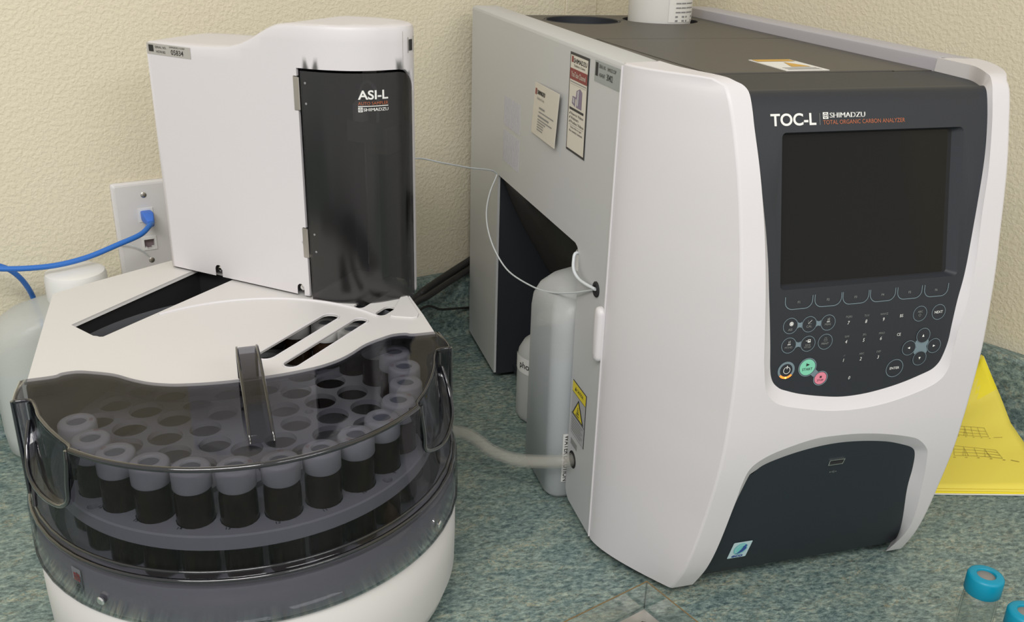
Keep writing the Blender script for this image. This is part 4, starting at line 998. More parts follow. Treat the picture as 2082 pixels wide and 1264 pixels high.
# wavy front edge of the plate
WV = [(.1745, .0095), (.150, .0105), (.1440, .0140), (.134, .0150), (.1240, .0118), (.104, .0008), (.0900, -.0125), (.0775, -.0225), (.0650, -.0290), (.0530, -.0330), (.028, -.0372), (0, -.0385)]
WV = WV + [(-x, y) for x, y in WV[-2::-1]]
WVs = [(p.x, p.y) for p in smoothpts([Vector(p) for p in WV], 4)]
plate_out = [(x, y + .003) for x, y in WVs if abs(x) < .169] + [(-.1700, .0140)] + [(x * .994, y * (.996 if y > .1 else 1)) for x, y in BACK] + [(.1720, .0140)]
P1 = (.0170, .0065); P2 = (.0850, .0790)
slots = [[(-.1447, .1263), (-.1245, .0950), (-.1215, .0935), (-.1190, .0910), (-.1160, .0905), (.0102, .2110), (-.0279, .2506)],
         slotpoly((.0190, .0110), (.0845, .0785), .0088), slotpoly((.0380, -.0125), (.1105, .0615), .0074), slotpoly((.1180, .0995), (.150, .1315), .0056), slotpoly((.1345, .0755), (.1440, .0850), .0056)]
tp = MB(); plate(tp, plate_out, slots, lambda u, v, h: Vector((u, v, h)), ZP - .0022, ZP, M_WHITE2)
to = B_(tp, 'top_plate', smooth=30, bevel=None); to['label'] = 'white top plate with diagonal slots'
T_ = Part(AS, True); T_.root = to
# raised rims along the slots, arc ridge, corner pad
mb = MB()
for sp in slots[1:3]:
    c = sum((Vector(p) for p in sp), Vector((0, 0))) / len(sp); tube(mb, [(p[0] + (p[0] - c.x) * .01, p[1] + (p[1] - c.y) * .01, ZP) for p in sp + sp[:1]], .0009, M_WHITE, 6, 0, caps=False)
T_(mb, 'slot_rim', smooth=60)
mb = MB(); tube(mb, [(.1458 * math.cos(a), .1458 * math.sin(a), ZP + .0002) for a in [math.radians(118 - 90 * i / 40) for i in range(41)]], .0016, M_WHITE, 8, 0); T_(mb, 'arc_ridge', smooth=60)
mb = MB(); pad = [(.1405, .0640), (.1440, .0610), (.1600, .0535), (.1650, .0545), (.1685, .0620), (.1690, .110), (.1640, .1150)]
prism(mb, pad, lambda u, v, h: Vector((u, v, h)), ZP - .0005, ZP + .0016, M_WHITE2); T_(mb, 'corner_pad', smooth=30, bevel=.0008)
# dark channel under the left slot
mb = MB(); sp = [(-.1475, .1263), (-.1160, .0870), (.0150, .2115), (-.0279, .2540)]
loft(mb, [[Vector((x, y, ZP - .0036)) for x, y in sp], [Vector((x, y, ZP - .034)) for x, y in sp]], M_GAP); mb.add([Vector((x, y, ZP - .0335)) for x, y in sp], [(0, 1, 2, 3)], mat('channel_floor', (.030, .031, .030), .5))
loft(mb, [[Vector((-.1447, .1263, ZP - .0015)), Vector((-.0279, .2506, ZP - .0015))], [Vector((-.1447 + .0003, .1263 - .0003, ZP - .0036)), Vector((-.0279 + .0003, .2506 - .0003, ZP - .0036))]], M_WHITE2, closed=False)
o = B_(mb, 'slot_channel', smooth=None); o['label'] = 'dark channel below the long slot'

# --- smoked cover
CTL = [((-.1310, -.1139), 221), ((-.1318, -.1070), 219), ((-.1390, -.0940), 214), ((-.1475, -.0770), 208), ((-.1560, -.0560), 200.5), ((-.1605, -.0380), 194), ((-.1645, -.0275), 189.5), ((-.1735, -.0265), 188), ((-.1765, -.0230), 187), ((-.1768, -.0120), 183.5), ((-.1755, .0095), 177)]
CT = [((.1225 * 1.0, -.1228), 315), ((.1238, -.1150), 317), ((.1330, -.1010), 322), ((.1440, -.0800), 330), ((.1530, -.0580), 338.5), ((.1590, -.0380), 346), ((.1640, -.0275), 350.5), ((.1735, -.0265), 352), ((.1765, -.0230), 353), ((.1768, -.0120), 356.5), ((.1755, .0095), 3)]
def sidept(r, th):
    a = math.radians(th); 
    if th < 180: return (r, r * math.sin(a))
    return (r * math.cos(a), r * math.sin(a))
sta = []
for (p, th) in CT[::-1]: sta.append((p, sidept(.1762, th), sidept(.1812, th), th))
NA = 44
for i in range(1, NA):
    th = 315 - 94 * i / NA; a = math.radians(th)
    sta.append(((.1736 * math.cos(a), .1736 * math.sin(a)), (.1762 * math.cos(a), .1762 * math.sin(a)), (.1812 * math.cos(a), .1812 * math.sin(a)), th))
for (p, th) in CTL:
    sg = -1 if th < 180 else 1
    q = sidept(.1762, th); f_ = sidept(.1812, th); sta.append(((p[0], p[1]), (sg * q[0], q[1]), (sg * f_[0], f_[1]), th))
n_ = len(sta)
# pocket: the wall dips inwards below the top outline near the corners
def lev(k, z, s=1.0):
    R = []
    for (t, m, f_, th) in sta:
        R.append(Vector((t[0] * (1 - k) + m[0] * k, t[1] * (1 - k) + m[1] * k, z)))
    return R
def levf(sc_, z): return [Vector((f_[0] * sc_, f_[1] * (sc_ if f_[1] < 0 else 1), z)) for (t, m, f_, th) in sta]
def levm(sc_, z): return [Vector((m[0] * sc_, m[1] * (sc_ if m[1] < 0 else 1), z)) for (t, m, f_, th) in sta]
def inset(P, dd):
    out = []
    for i, (t, m, f_, th) in enumerate(sta):
        p = Vector(t); a = Vector(sta[max(i - 1, 0)][0]); b = Vector(sta[min(i + 1, n_ - 1)][0]); tt = (b - a).normalized(); nn = Vector((-tt.y, tt.x))
        if nn.dot(-p) < 0: nn = -nn
        out.append(p + nn * dd)
    return out
ZC = .2345
i1 = inset(None, .0012); i2 = inset(None, .0042)
cv = MB()
R = [[Vector((p.x, p.y, ZC)) for p in i2], [Vector((p.x, p.y, ZC - .0012)) for p in i1], lev(0, ZC - .0042), lev(.06, ZC - .012), lev(.30, .205), lev(.62, .180), lev(.88, .160), lev(1, .1505), levm(1.001, .1480), levm(1.010, .1460), levf(.990, .1445), levf(1, .1420), levf(1.001, .1390), levf(1.006, .1040)]
loft(cv, R, M_BCOVER, closed=False)
tpoly = [(p.x, p.y) for p in i2]; wv = [(x, y) for x, y in WVs[::-1] if abs(x) < .1700]   # from left to right
top_out = tpoly + wv
V2, T2 = tri2d(top_out, [], su=.03, sv=.03); cv.add([Vector((u, v, ZC)) for u, v in V2], T2, M_BCOVER)
loft(cv, [[Vector((x, y, ZC)) for x, y in [tpoly[-1]] + wv + [tpoly[0]]], [Vector((x, y + .0008, ZP + .0006)) for x, y in [tpoly[-1]] + wv + [tpoly[0]]]], M_BCOVER, closed=False)
cvo = B_(cv, 'smoked_cover', smooth=38); cvo['label'] = 'transparent grey-smoked carousel cover'
md = cvo.modifiers.new('solid', 'SOLIDIFY'); md.thickness = .0024
tot = sum(p.normal.dot(Vector((p.center.x, p.center.y, 0))) * p.area for p in cvo.data.polygons if p.center.z < .2)
md.offset = -1 if tot > 0 else 1
C_ = Part(AS, True); C_.root = cvo
# inner wavy flange seen through the top
mb = MB(); loft(mb, [[Vector((x, y - .002, ZC - .0026)) for x, y in wv], [Vector((x, y - .0022, ZC - .016)) for x, y in wv]], M_BCOVER, closed=False); o = C_(mb, 'inner_flange', smooth=60)
mb = MB(); loft(mb, [[Vector((x, y - .001, ZC - .0027)) for x, y in wv], [Vector((x * .985, y - .0105, ZC - .0027)) for x, y in wv]], smoked('lip_plastic', (.74, .74, .77), .05), closed=False); C_(mb, 'rear_lip', smooth=60)
# bridge handle
mb = MB(); hp_ = [(-.0375, .2350), (-.0380, .2520), (-.0400, .2600), (-.0450, .2655), (-.0540, .2680), (-.0800, .2640), (-.1200, .2510), (-.1400, .2420), (-.1455, .2350)]
hp_ = smoothpts([Vector(p) for p in hp_], 4); rg = []
for i, p in enumerate(hp_):
    k = i / (len(hp_) - 1); w_ = .0078 + .0012 * k; t = (hp_[min(i + 1, len(hp_) - 1)] - hp_[max(i - 1, 0)]).normalized(); nn = Vector((-t.y, t.x))
    if nn.y < 0 and k > .2: nn = -nn
    nn = Vector((t.y, -t.x)) if (Vector((t.y, -t.x)).dot(Vector((-.0800, .232)) - p) > 0) else Vector((-t.y, t.x))
    q = p + nn * .0055; rg.append([Vector((a, b.x, b.y)) for a, b in ((-w_ + .0012, p), (w_ - .0012, p), (w_, p + nn * .0014), (w_, q), (-w_, q), (-w_, p + nn * .0014))])
loft(mb, rg, smoked('smoked_handle_plastic', (.50, .50, .54), .05), cap0=True, cap1=True); o = C_(mb, 'handle', smooth=40); o['label'] = 'arched smoked plastic grip'
M_BEAD = smoked('smoked_edge_refraction', (.20, .20, .25), .03, 2.4)  # thick cover edge; refraction dark and highlight put into tint and gloss
def bead(P, r_, name='refraction_edge'):  # tubes added along edges to draw their dark refraction lines
    mb = MB(); tube(mb, P, r_, M_BEAD, 10, 3 if len(P) < 16 else 0); o = C_(mb, name, smooth=60); return o
NC = len(CT)
tp_ = [Vector((p.x, p.y, ZC - .0022)) for p in inset(None, .0022)]
bead(tp_[NC - 1:n_ - NC + 1], .0022); bead(tp_[:NC], .0016); bead(tp_[n_ - NC:], .0016)
bead([Vector((f_[0] * .985, f_[1] * (.985 if f_[1] < 0 else 1), .1440)) for (t, m, f_, th) in sta], .0018)
bead([Vector((f_[0], f_[1], .1050)) for (t, m, f_, th) in sta], .0009)
bead([Vector((m[0], m[1], .1500)) for (t, m, f_, th) in sta], .0012)
for s_ in (1, -1):
    bead([Vector((s_ * .1762, -.0215, ZC - .003)), Vector((s_ * .1762, -.0225, .20)), Vector((s_ * .1762, -.0235, .17)), Vector((s_ * .1762, -.0245, .150))], .0018, 'corner_rib')
    bead([Vector((s_ * .1635, -.0285, z)) for z in (ZC - .003, .215, .198)] + [Vector((s_ * .1665, -.034, .180)), Vector((s_ * .1695, -.042, .163)), Vector((s_ * .1702, -.046, .150))], .0018, 'corner_rib')
    nx, ny = (.1235, -.1185) if s_ > 0 else (-.1318, -.1110); k = 1 if s_ > 0 else 1.0
    E_ = [Vector((nx, ny, ZC - .003)), Vector((nx * 1.004, ny * 1.01, .222)), Vector((nx * 1.02, ny * 1.015, .205)), Vector((nx * 1.035, ny * 1.0, .190)), Vector((s_ * .1450, -.0990, .1800)), Vector((s_ * .1590, -.0760, .1780)), Vector((s_ * .1680, -.0560, .1850)), Vector((s_ * .1690, -.0400, .2000)), Vector((s_ * .1655, -.0300, .2180))]
    ES = smoothpts(E_, 4); bead(ES, .0018, 'grip_recess_edge')
    TT = [Vector((p[0], p[1], ZC - .002)) for p, th in (CT if s_ > 0 else CTL)[:7]]
    A_e = resample(ES, 24); B_e = resample(TT, 24)
    mb = MB(); loft(mb, [A_e, [(a * .6 + b * .4) * 1.0 + Vector((-s_ * .008, .006, -.004)) for a, b in zip(A_e, B_e)], B_e], smoked('smoked_recess_plastic', (.40, .40, .44), .04), closed=False); C_(mb, 'grip_recess', smooth=60)
for sg in (-1, 1):
    bead([Vector((sg * (.0072 + .0012 * i / (len(hp_) - 1)), p.x, p.y)) for i, p in enumerate(hp_)], .0012, 'handle_edge')
# screws on the flange
for th in (227.5, 319.5):
    a = math.radians(th); c = Vector((.1820 * math.cos(a), .1820 * math.sin(a), .116)); nrm = Vector((math.cos(a), math.sin(a), 0))
    mb = MB(); lathe(mb, [(.0036, 0), (.0036, .0010), (.0024, .0018), (.0005, .0016)], c, M_CHROME, 20, ax=nrm); o = C_(mb, 'screw')
# small brand plate behind the cover flange at the left
a = math.radians(229.0); 
def CYL(r_): 
    return lambda u, v: Vector((r_ * math.cos(a_ := math.radians(229.2) + u / r_), r_ * math.sin(a_), v))
# --- carousel
RINGS = [(.1365, 26, None), (.1035, 20, 21.0), (.0712, 14, -2.0), (.0385, 8, -10.0)]
OUTA = [194.3 + 13.46 * k for k in range(14)] + [384.2, 398.4, 411.6, 425.0]          # filled places measured from the left end
ZD = .1685
holes = []
for k in range(27): 
    if k < 26: ha = math.radians(OUTA[k] if k < 18 else 425 + 13.46 * (k - 17)); holes.append(circ(.1365 * math.cos(ha), .1365 * math.sin(ha), .0146, 18))
for (r_, n, ph) in RINGS[1:]:
    for k in range(n):
        a = math.radians(ph + 360 / n * k); holes.append(circ(r_ * math.cos(a), r_ * math.sin(a), .0146 if r_ > .05 else .0135, 18))
for a_, r_ in ((181.7, .0535), (12.2, .0535), (215.6, .1525), (308.9, .1525)): holes.append(circ(r_ * math.cos(math.radians(a_)), r_ * math.sin(math.radians(a_)), .0042, 10))
# keep only holes that do not touch others
hk = []
for h in holes:
    c = sum((Vector(p) for p in h), Vector((0, 0))) / len(h); rr0 = (Vector(h[0]) - c).length
    if all((c - c2_).length > rr0 + r2_ + .0008 for c2_, r2_, _ in hk): hk.append((c, rr0, h))
mb = MB(); plate(mb, circ(0, 0, .1585, 110), [h for _, _, h in hk], lambda u, v, h: Vector((u, v, h)), ZD - .005, ZD, M_DISC)
lathe(mb, [(.1585, ZD - .012), (.1600, ZD - .012), (.1600, ZD - .001), (.1585, ZD)], (0, 0, 0), M_DISC, 110, cap=False)
ca_o = B_(mb, 'carousel', smooth=35); ca_o['label'] = 'pale drilled carousel disc'
mb = MB(); lathe(mb, [(.156, .1110), (.157, .1125), (.157, .1165), (.001, .1165)], (0, 0, 0), M_DISC, 80, cap=False); lathe(mb, [(.012, .1165), (.012, ZD - .005)], (0, 0, 0), M_DISC, 24, cap=False); Part_ = Part(AS, True); Part_.root = ca_o; Part_(mb, 'lower_disc', smooth=35)
for (num, px, py) in (('16', 205, 1031), ('15', 277, 1058), ('14', 366, 1074), ('13', 464, 1074), ('12', 566, 1062), ('11', 661, 1037), ('10', 741, 1000), ('9', 802, 961)):
    u, v = LP(px, py, ZD); ang_ = math.atan2(v, u) + PI / 2; ca__, sa__ = math.cos(ang_), math.sin(ang_)
    mb = MB(); textc(mb, num, 0, 0, .0032, lambda a, b: Vector((u + a * ca__ - b * sa__, v + a * sa__ + b * ca__, ZD + .0003)), M_INK, bold=.006)
    Part_(mb, 'place_number', smooth=None, weld=False)

# --- tower; its own axes inside the body frame (45 degrees)
q45 = math.sqrt(.5)
HX, HY = LP(632, 603, .232)
TA = Vector((q45, -q45, 0)); TB = Vector((q45, q45, 0)); T0 = Vector((HX, HY, 0))
def TW(a, b, z): p = T0 + TA * a + TB * b; return Vector((p.x, p.y, z))
FR = [(-.1815, 0), (-.15, 0), (-.10, 0), (-.05, 0), (-.02, 0), (0, 0), (.016, .0012), (.0315, .0048), (.050, .0128), (.064, .0245), (.0745, .0395), (.0805, .0500), (.0828, .0605), (.0800, .0720), (.0720, .0830)]
FRS = smoothpts([Vector(p) for p in FR[5:]], 12); plan = [Vector(p) for p in FR[:5]] + FRS
BKP = [(.0600, .0910), (.0420, .0975), (.0200, .1010), (-.02, .1020), (-.10, .1020), (-.172, .1010), (-.1860, .0930), (-.1905, .0780), (-.1890, .0400), (-.1850, .0050)]
planc = plan + [Vector(p) for p in BKP]
UL = [0.0]
for a, b in zip(planc, planc[1:] + planc[:1]): UL.append(UL[-1] + (b - a).length)
UH = UL[5]                                             # arc length at the hinge line
UE = UL[5 + 12 * 7]
def PLN(u):
    u = u % UL[-1]
    for i in range(len(planc)):
        if UL[i + 1] >= u: t = (u - UL[i]) / (UL[i + 1] - UL[i]); return planc[i].lerp(planc[(i + 1) % len(planc)], t)
def PNR(u):
    a = PLN(u - .002) if u > .002 else PLN(u); b = PLN(u + .002); t = (b - a).normalized(); return Vector((t.y, -t.x))
ZPR = [(-.25, .4655), (-.17, .4660), (-.11, .4672), (-.082, .4690), (-.066, .4730), (-.052, .4790), (-.040, .4855), (-.031, .4900), (-.022, .4930), (-.008, .4942), (.03, .4950), (.12, .4950)]
def ztop(a):
    for (x0, z0), (x1, z1) in zip(ZPR, ZPR[1:]):
        if a <= x1: t = (a - x0) / (x1 - x0); return z0 + (z1 - z0) * t
    return ZPR[-1][1]
ZB = .2322
TWM = MB()
def skin(u, z, h=0): p = PLN(u); n = PNR(u); p = p - n * h; return TW(p.x, p.y, z)
# skin with door opening and screw notches; drawn in (u, z)
def uz(a): return a + .1815      # along the flat face
top = []
for i, p in enumerate(planc): top.append((UL[i], ztop(p.x) - .0042))
# refine top along flat face
ups = [UL[-1] * i / 170 for i in range(170)]
top = [(u, ztop(PLN(u).x) - .0042) for u in ups] + [(UL[-1] - 1e-5, ztop(-.1850) - .0042)]
DZ0, DZ1 = ZB - .003, .4562
DU0, DU1 = UH - .0012, UE + .002
def notch(a, w, h): return [(uz(a) + w, ZB), (uz(a) + w, ZB + h - w)] + [(uz(a) + w * math.cos(t), ZB + h - w + w * math.sin(t)) for t in [PI * i / 6 for i in range(1, 6)]] + [(uz(a) - w, ZB + h - w), (uz(a) - w, ZB)]
bottom = [(UL[-1] - 1e-5, ZB), (DU1 + .004, ZB), (DU1, ZB + .004)] + [(DU1, DZ1 - .016), (DU1 - .0012, DZ1 - .010), (DU1 - .0045, DZ1 - .0047), (DU1 - .0095, DZ1 - .0012), (DU1 - .016, DZ1), (DU0 + .02, DZ1), (DU0, DZ1), (DU0, .449), (DU0 - .0040, .449), (DU0 - .0040, .4175), (DU0, .4175), (DU0, .304), (DU0 - .0035, .304), (DU0 - .0035, .273), (DU0, .273), (DU0, ZB)] + notch(-.0115, .0042, .0115) + notch(-.1170, .0045, .0125) + [(0.0, ZB)]
outer_uz = top + dens(bottom, .0045, False) + [bottom[-1]]
V2, T2 = tri2d(outer_uz, [], us=ups, vs_=[.24 + .012 * i for i in range(21)])
TWM.add([skin(u, z) for u, z in V2], T2, M_WHITE)
# door-opening return edge
ed = dens(bottom[1:19], .003, False) + [bottom[18]]; loft(TWM, [[skin(u, z) for u, z in ed], [skin(u, z, .003) for u, z in ed]], M_WHITE, closed=False)
for nt_ in (bottom[-18:-10], bottom[-10:-1]): pass
# rounded top
def ringz(h, dz): return [skin(u, ztop(PLN(u).x) - dz, h) for u, _ in top[:-1]]
loft(TWM, [ringz(0, .0042), ringz(.0012, .0014), ringz(.0040, 0.0)], M_WHITE, closed=True)
inn_ = []
for u, _ in top[:-1]:
    p = PLN(u) - PNR(u) * .0040; inn_.append((p.x, p.y))
V2, T2 = tri2d(inn_, [], su=.007, sv=.02); TWM.add([TW(a, b, ztop(a)) for a, b in V2], T2, M_WHITE)
two = B_(TWM, 'tower_housing', smooth=40); two['label'] = 'white tower housing with stepped top'
W_ = Part(AS, True); W_.root = two
def dpx0(px, py, zc=.48):
    best = None
    for i in range(200):
        u = UH + (UE + .01 - UH) * i / 199; p = toworld(skin(u, zc)); v = p - CAMP; x = CX + FPX * v.dot(RW[0]) / v.dot(RW[2])
        if best is None or abs(x - px) < best[0]: best = (abs(x - px), u)
    return best[1]
# vertical seam near the right end
mb = MB(); us_ = dpx0(818, 100); loft(mb, [[skin(us_ - .0002, z, -.0002) for z in (DZ1, .4895)], [skin(us_ + .0002, z, -.0002) for z in (DZ1, .4895)]], M_LABEL, closed=False); W_(mb, 'seam', smooth=None)
mb = MB(); loft(mb, [[skin(UE - .0035, z, -.0004) for z in (.470, .484)], [skin(UE + .010, z, -.0004) for z in (.470, .484)]], M_LABEL, closed=False); loft(mb, [[skin(UE - .0020, z, -.0006) for z in (.472, .482)], [skin(UE + .004, z, -.0006) for z in (.472, .482)]], M_INK, closed=False); o = W_(mb, 'edge_label', smooth=None, weld=False)
# smoked door
dz0 = ZB - .0042; dmb = MB(); d0 = DU0 + .0042; d1 = DU1 - .0006
dout = [(d0, dz0), (d1 - .0030, dz0), (d1, dz0 + .004), (d1, DZ1 - .018), (d1 - .0012, DZ1 - .012), (d1 - .0045, DZ1 - .0067), (d1 - .0095, DZ1 - .0034), (d1 - .016, DZ1 - .0022), (d0, DZ1 - .0022)]
dout = dens(dout, .0035)
plate(dmb, dout, [], lambda u, z, h: skin(u, z, h), .0020, -.0008, M_DOOR, us=[d0 + .0035 + .0035 * i for i in range(int((d1 - d0) / .0035) - 1)], vs_=[.25 + .02 * i for i in range(10)])
dod = B_(dmb, 'smoked_door', smooth=60); dod['label'] = 'curved dark smoked door'
D_ = Part(AS, True); D_.root = dod
mb = MB(); SKN = lambda u, v: skin(u, v, -.0012)
def dpx(px, py):
    """pixel on the curved door -> (u, z)"""
    best = None
    for i in range(120):
        u = UH + (UE - UH) * i / 119; p = toworld(skin(u, 0, -.0012)); q_ = toworld(skin(u + .001, 0, -.0012)); n = (q_ - p).cross(Vector((0, 0, 1))); P = onpl(px, py, n, p); e = (Vector((P.x, P.y, 0)) - p).length
        if best is None or e < best[0]: best = (e, u, P.z)
    return best[1], best[2]
a = dpx(727, 203); b = dpx(788.5, 201.5); c = dpx(730, 184); textfit(mb, 'ASI-L', a[0], b[0], a[1], c[1], SKN, M_LETTER, bold=.022)
a2 = dpx(728.5, 212.5); c2_ = dpx(729, 208); textfit(mb, 'AUTO SAMPLER', a[0], b[0], a2[1] - .0006, c2_[1] + .0003, SKN, M_ORANGE)
a3 = dpx(728, 216.5); stroke(mb, [(a[0] + (b[0] - a[0]) * k / 12, a3[1]) for k in range(13)], .0007, M_LETTER, SKN)
a4 = dpx(728, 228); c4 = dpx(728, 219); wl_ = (b[0] - a[0]) * .14; emblem(mb, a[0] + wl_ / 2, (a4[1] + c4[1]) / 2, wl_, (c4[1] - a4[1]) * 1.05, SKN, M_LETTER, 16)
textfit(mb, 'SHIMADZU', a[0] + wl_ * 1.2, b[0], a4[1] + .0006, c4[1] - .0006, SKN, M_LETTER, bold=.006)
D_(mb, 'brand_lettering', smooth=None, weld=False)
for px, py in ((620, 169), (622, 211), (640, 477), (643, 512)):
    u, z = dpx(px, py); mb = MB(); p = skin(u, z, -.0010); n3 = skin(u, z, -.002) - skin(u, z, -.001); lathe(mb, [(.0011, 0), (.0011, .0004), (.0003, .0006)], p, M_GREYINK, 10, ax=n3); D_(mb, 'rivet')
# hinges
for z0, z1 in ((.4180, .4485), (.2735, .3035)):
    mb = MB()
    P = [TW(-.0050, -.0006, z0), TW(.0002, -.0006, z0), TW(.0002, -.0006, z1), TW(-.0050, -.0006, z1), TW(-.0050, .0008, z0), TW(.0002, .0008, z0), TW(.0002, .0008, z1), TW(-.0050, .0008, z1)]
    mb.add(P, [(0, 1, 2, 3), (4, 7, 6, 5), (0, 4, 5, 1), (1, 5, 6, 2), (2, 6, 7, 3), (3, 7, 4, 0)], M_STEEL)
    lathe(mb, [(.0011, z0 + .0004), (.0011, z1 - .0004)], TW(.0006, .0, 0), M_STEEL, 10)
    o = W_(mb, 'hinge', smooth=40); o['label'] = 'small steel hinge'
for a_ in (-.1170, -.0115):
    mb = MB(); c = TW(a_ + .001, .0022, ZB + .0075); nn = -TB
    lathe(mb, [(.0032, 0), (.0032, .0008), (.0020, .0016), (.0004, .0014)], c, M_CHROME, 16, ax=nn); mb2 = mb; W_(mb, 'screw')
# serial label on the tower face
def TF(h): return lambda u, v: TW(u, -h, v)
mb = MB(); lc = [(-.1815, .4575), (-.1262, .4540), (-.1255, .4635), (-.1815, .4650)]
def LF(h): 
    return lambda a, b: TW(-.1808 + .0555 * a, -h, .4535 + .0105 * b + (1 - a) * .0012)
mb = MB(); prism(mb, [(0, 0), (1, 0), (1, 1), (0, 1)], lambda a, b, h: LF(h)(a, b), .0002, .0004, M_LABEL); so_ = W_(mb, 'serial_label', smooth=None); so_['label'] = 'silver serial number label'
mb = MB(); l3 = LF(.0007); textfit(mb, 'SERIAL NO.', .20, .46, .60, .80, l3, M_INK); textfit(mb, 'H574182', .22, .43, .18, .40, l3, M_INK); textfit(mb, 'SHIMADZU CORP', .53, .88, .76, .90, l3, M_INK); textfit(mb, '05834', .56, .84, .16, .62, l3, M_INK, bold=.006)
rectp(mb, .05, .16, .25, .85, M_INK, l3); W_(mb, 'serial_print', smooth=None, weld=False)
# inside of the tower: liner and sampling arm
mb = MB(); ln = [(-.004, .012), (-.004, .088), (.056, .088), (.070, .074), (.074, .064)]
loft(mb, [[TW(a, b, z) for a, b in ln] for z in (ZB, .470)], M_RECESS, closed=False); mb.add([TW(a, b, .468) for a, b in ((-.004, .004), (-.004, .088), (.056, .088), (.074, .064), (.070, .038), (.045, .016))], [(0, 1, 2, 3, 4, 5)], M_RECESS); o = B_(mb, 'tower_liner', smooth=None)
mb = MB(); ar = lambda x0, x1, y0, y1, z0, z1, m: mb.add([TW(x, y, z) for z in (z0, z1) for y in (y0, y1) for x in (x0, x1)], [(0, 2, 3, 1), (4, 5, 7, 6), (0, 1, 5, 4), (2, 6, 7, 3), (0, 4, 6, 2), (1, 3, 7, 5)], m)
ar(.030, .046, .060, .075, .24, .46, mat('dull_metal', (.30, .29, .28), .4, metal=.6)); ar(.024, .062, .040, .062, .385, .405, MATS['dull_metal']); ar(.045, .066, .045, .070, .375, .400, mat('tan_block', (.30, .22, .14), .5))
lathe(mb, [(.0075, .405), (.0075, .420), (.004, .424)], TW(.036, .046, 0), M_WHITE2, 16); tube(mb, [TW(.036, .046, .42), TW(.038, .046, .437), TW(.047, .046, .442), TW(.054, .048, .43), TW(.054, .048, .405)], .0016, M_TUBEW, 8)
lathe(mb, [(.0012, .26), (.0012, .385)], TW(.040, .046, 0), M_CHROME, 8); o = B_(mb, 'sampling_arm', smooth=40); o['label'] = 'metal needle arm inside the tower'

# ================================================================== VIALS
def make_vial(kind):
    root = empty('sample_vial', (0, 0, 0)); P_ = Part(root, True)
    mb = MB(); lathe(mb, [(.0120, 0), (.0138, .0010), (.0140, .0030), (.0140, .0690), (.0132, .0745), (.0115, .0770), (.0112, .0800), (.0112, .0900)], (0, 0, 0), M_GLASSBR if kind == 'amber' else M_CLEARG, 32)
    b = P_(mb, 'vial_body', smooth=40); b['label'] = 'dark amber glass body' if kind == 'amber' else 'clear glass body'
    if kind == 'clear':
        q = Part(root, True); q.root = b; mb = MB(); lathe(mb, [(.0105, .0010), (.0126, .0024), (.0126, .0690), (.0119, .0735), (.0103, .0760), (.0100, .0900)], (0, 0, 0), M_CLEARG, 28, cap=False); q(mb, 'inner_wall', smooth=40)
    cm = M_WCAP if kind == 'amber' else M_TEAL
    mb = MB(); R1 = .0143; pr = [(R1 - .0006, .0775), (R1, .0785), (R1, .0925), (R1 - .0008, .0942), (R1 - .0026, .0950), (.0078, .0950), (.0073, .0944), (.0072, .0928)]
    # knurled outer wall
    n = 72; vs = []; fs = []
    for (rr0, h) in pr:
        for k in range(n): a = 2 * PI * k / n; r2 = rr0 * (1 + (.012 if (k % 2 and .078 < h < .0935 and rr0 > .0135) else 0)); vs.append(Vector((r2 * math.cos(a), r2 * math.sin(a), h)))
    for i in range(len(pr) - 1):
        for k in range(n): fs.append((i * n + k, i * n + (k + 1) % n, (i + 1) * n + (k + 1) % n, (i + 1) * n + k))
    mb.add(vs, fs, cm); c = P_(mb, 'cap', smooth=40); c['label'] = 'white open-top screw cap' if kind == 'amber' else 'teal open-top screw cap'
    q = Part(root, True); q.root = c; mb = MB(); lathe(mb, [(.0078, .0925), (.0072, .0930), (.00001, .0930)], (0, 0, 0), M_SEPTW if kind == 'amber' else M_SEPT, 28, cap=False); q(mb, 'septum', smooth=40)
    if kind == 'amber':
        q = Part(root, True); q.root = c; mb = MB(); F_ = lambda a, b: Vector(((.0107 + b) * math.cos(a / .0107), (.0107 + b) * math.sin(a / .0107), .09515))
        for P in ([(-.0022, -.0012), (-.0022, .0012)], [(-.0014, .0010), (-.0006, .0012), (-.0006, 0), (-.0014, -.0012), (-.0004, -.0012)], [(.0004, .0012), (.0004, -.0010), (.0014, -.0012), (.0014, .0010)]): stroke(mb, P, .0003, M_REDINK, F_)
        q(mb, 'ink_mark', smooth=None, weld=False)
    return root
def copy_tree(o, parent=None):
    c = o.copy(); COL.objects.link(c)
    if parent: c.parent = parent
    for ch in o.children: copy_tree(ch, c)
    return c
ORD = ['leftmost', 'second', 'third', 'fourth', 'fifth', 'sixth', 'seventh', 'eighth', 'ninth', 'tenth', 'eleventh', 'twelfth', 'thirteenth', 'fourteenth']
proto = make_vial('amber'); kids = list(proto.children)
marks = {}
for i in range(18):
    if i in (14, 15): 
        pass
    o = proto if i == 0 else copy_tree(proto)
    a = math.radians(OUTA[i]); p = toworld((.1365 * math.cos(a), .1365 * math.sin(a), .1168 + .0022))
    o.location = p; o.rotation_euler = (0, 0, i * 1.3)
    if i < 14: lb = ('leftmost white-capped dark vial in the curved row under the smoked cover' if i == 0 else '%s white-capped dark vial from the left in the row under the smoked cover' % ORD[i]) if i < 13 else 'rearmost right white-capped vial under the smoked cover, beside its corner block'
    elif i == 14: lb = 'vial under the top plate, between the slots and the cover corner'
    elif i == 15: lb = 'white-capped vial seen through the right-hand diagonal slot of the top plate'
    elif i == 16: lb = 'white-capped vial seen through the left-hand diagonal slot of the top plate'
    else: lb = 'white-capped vial under the top plate just in front of the tower'
    tag(o, lb, 'vial', 'capped vials in the carousel')
vp = make_vial('clear'); c = onz(2005, 1170, .094); zb_ = 0.0006
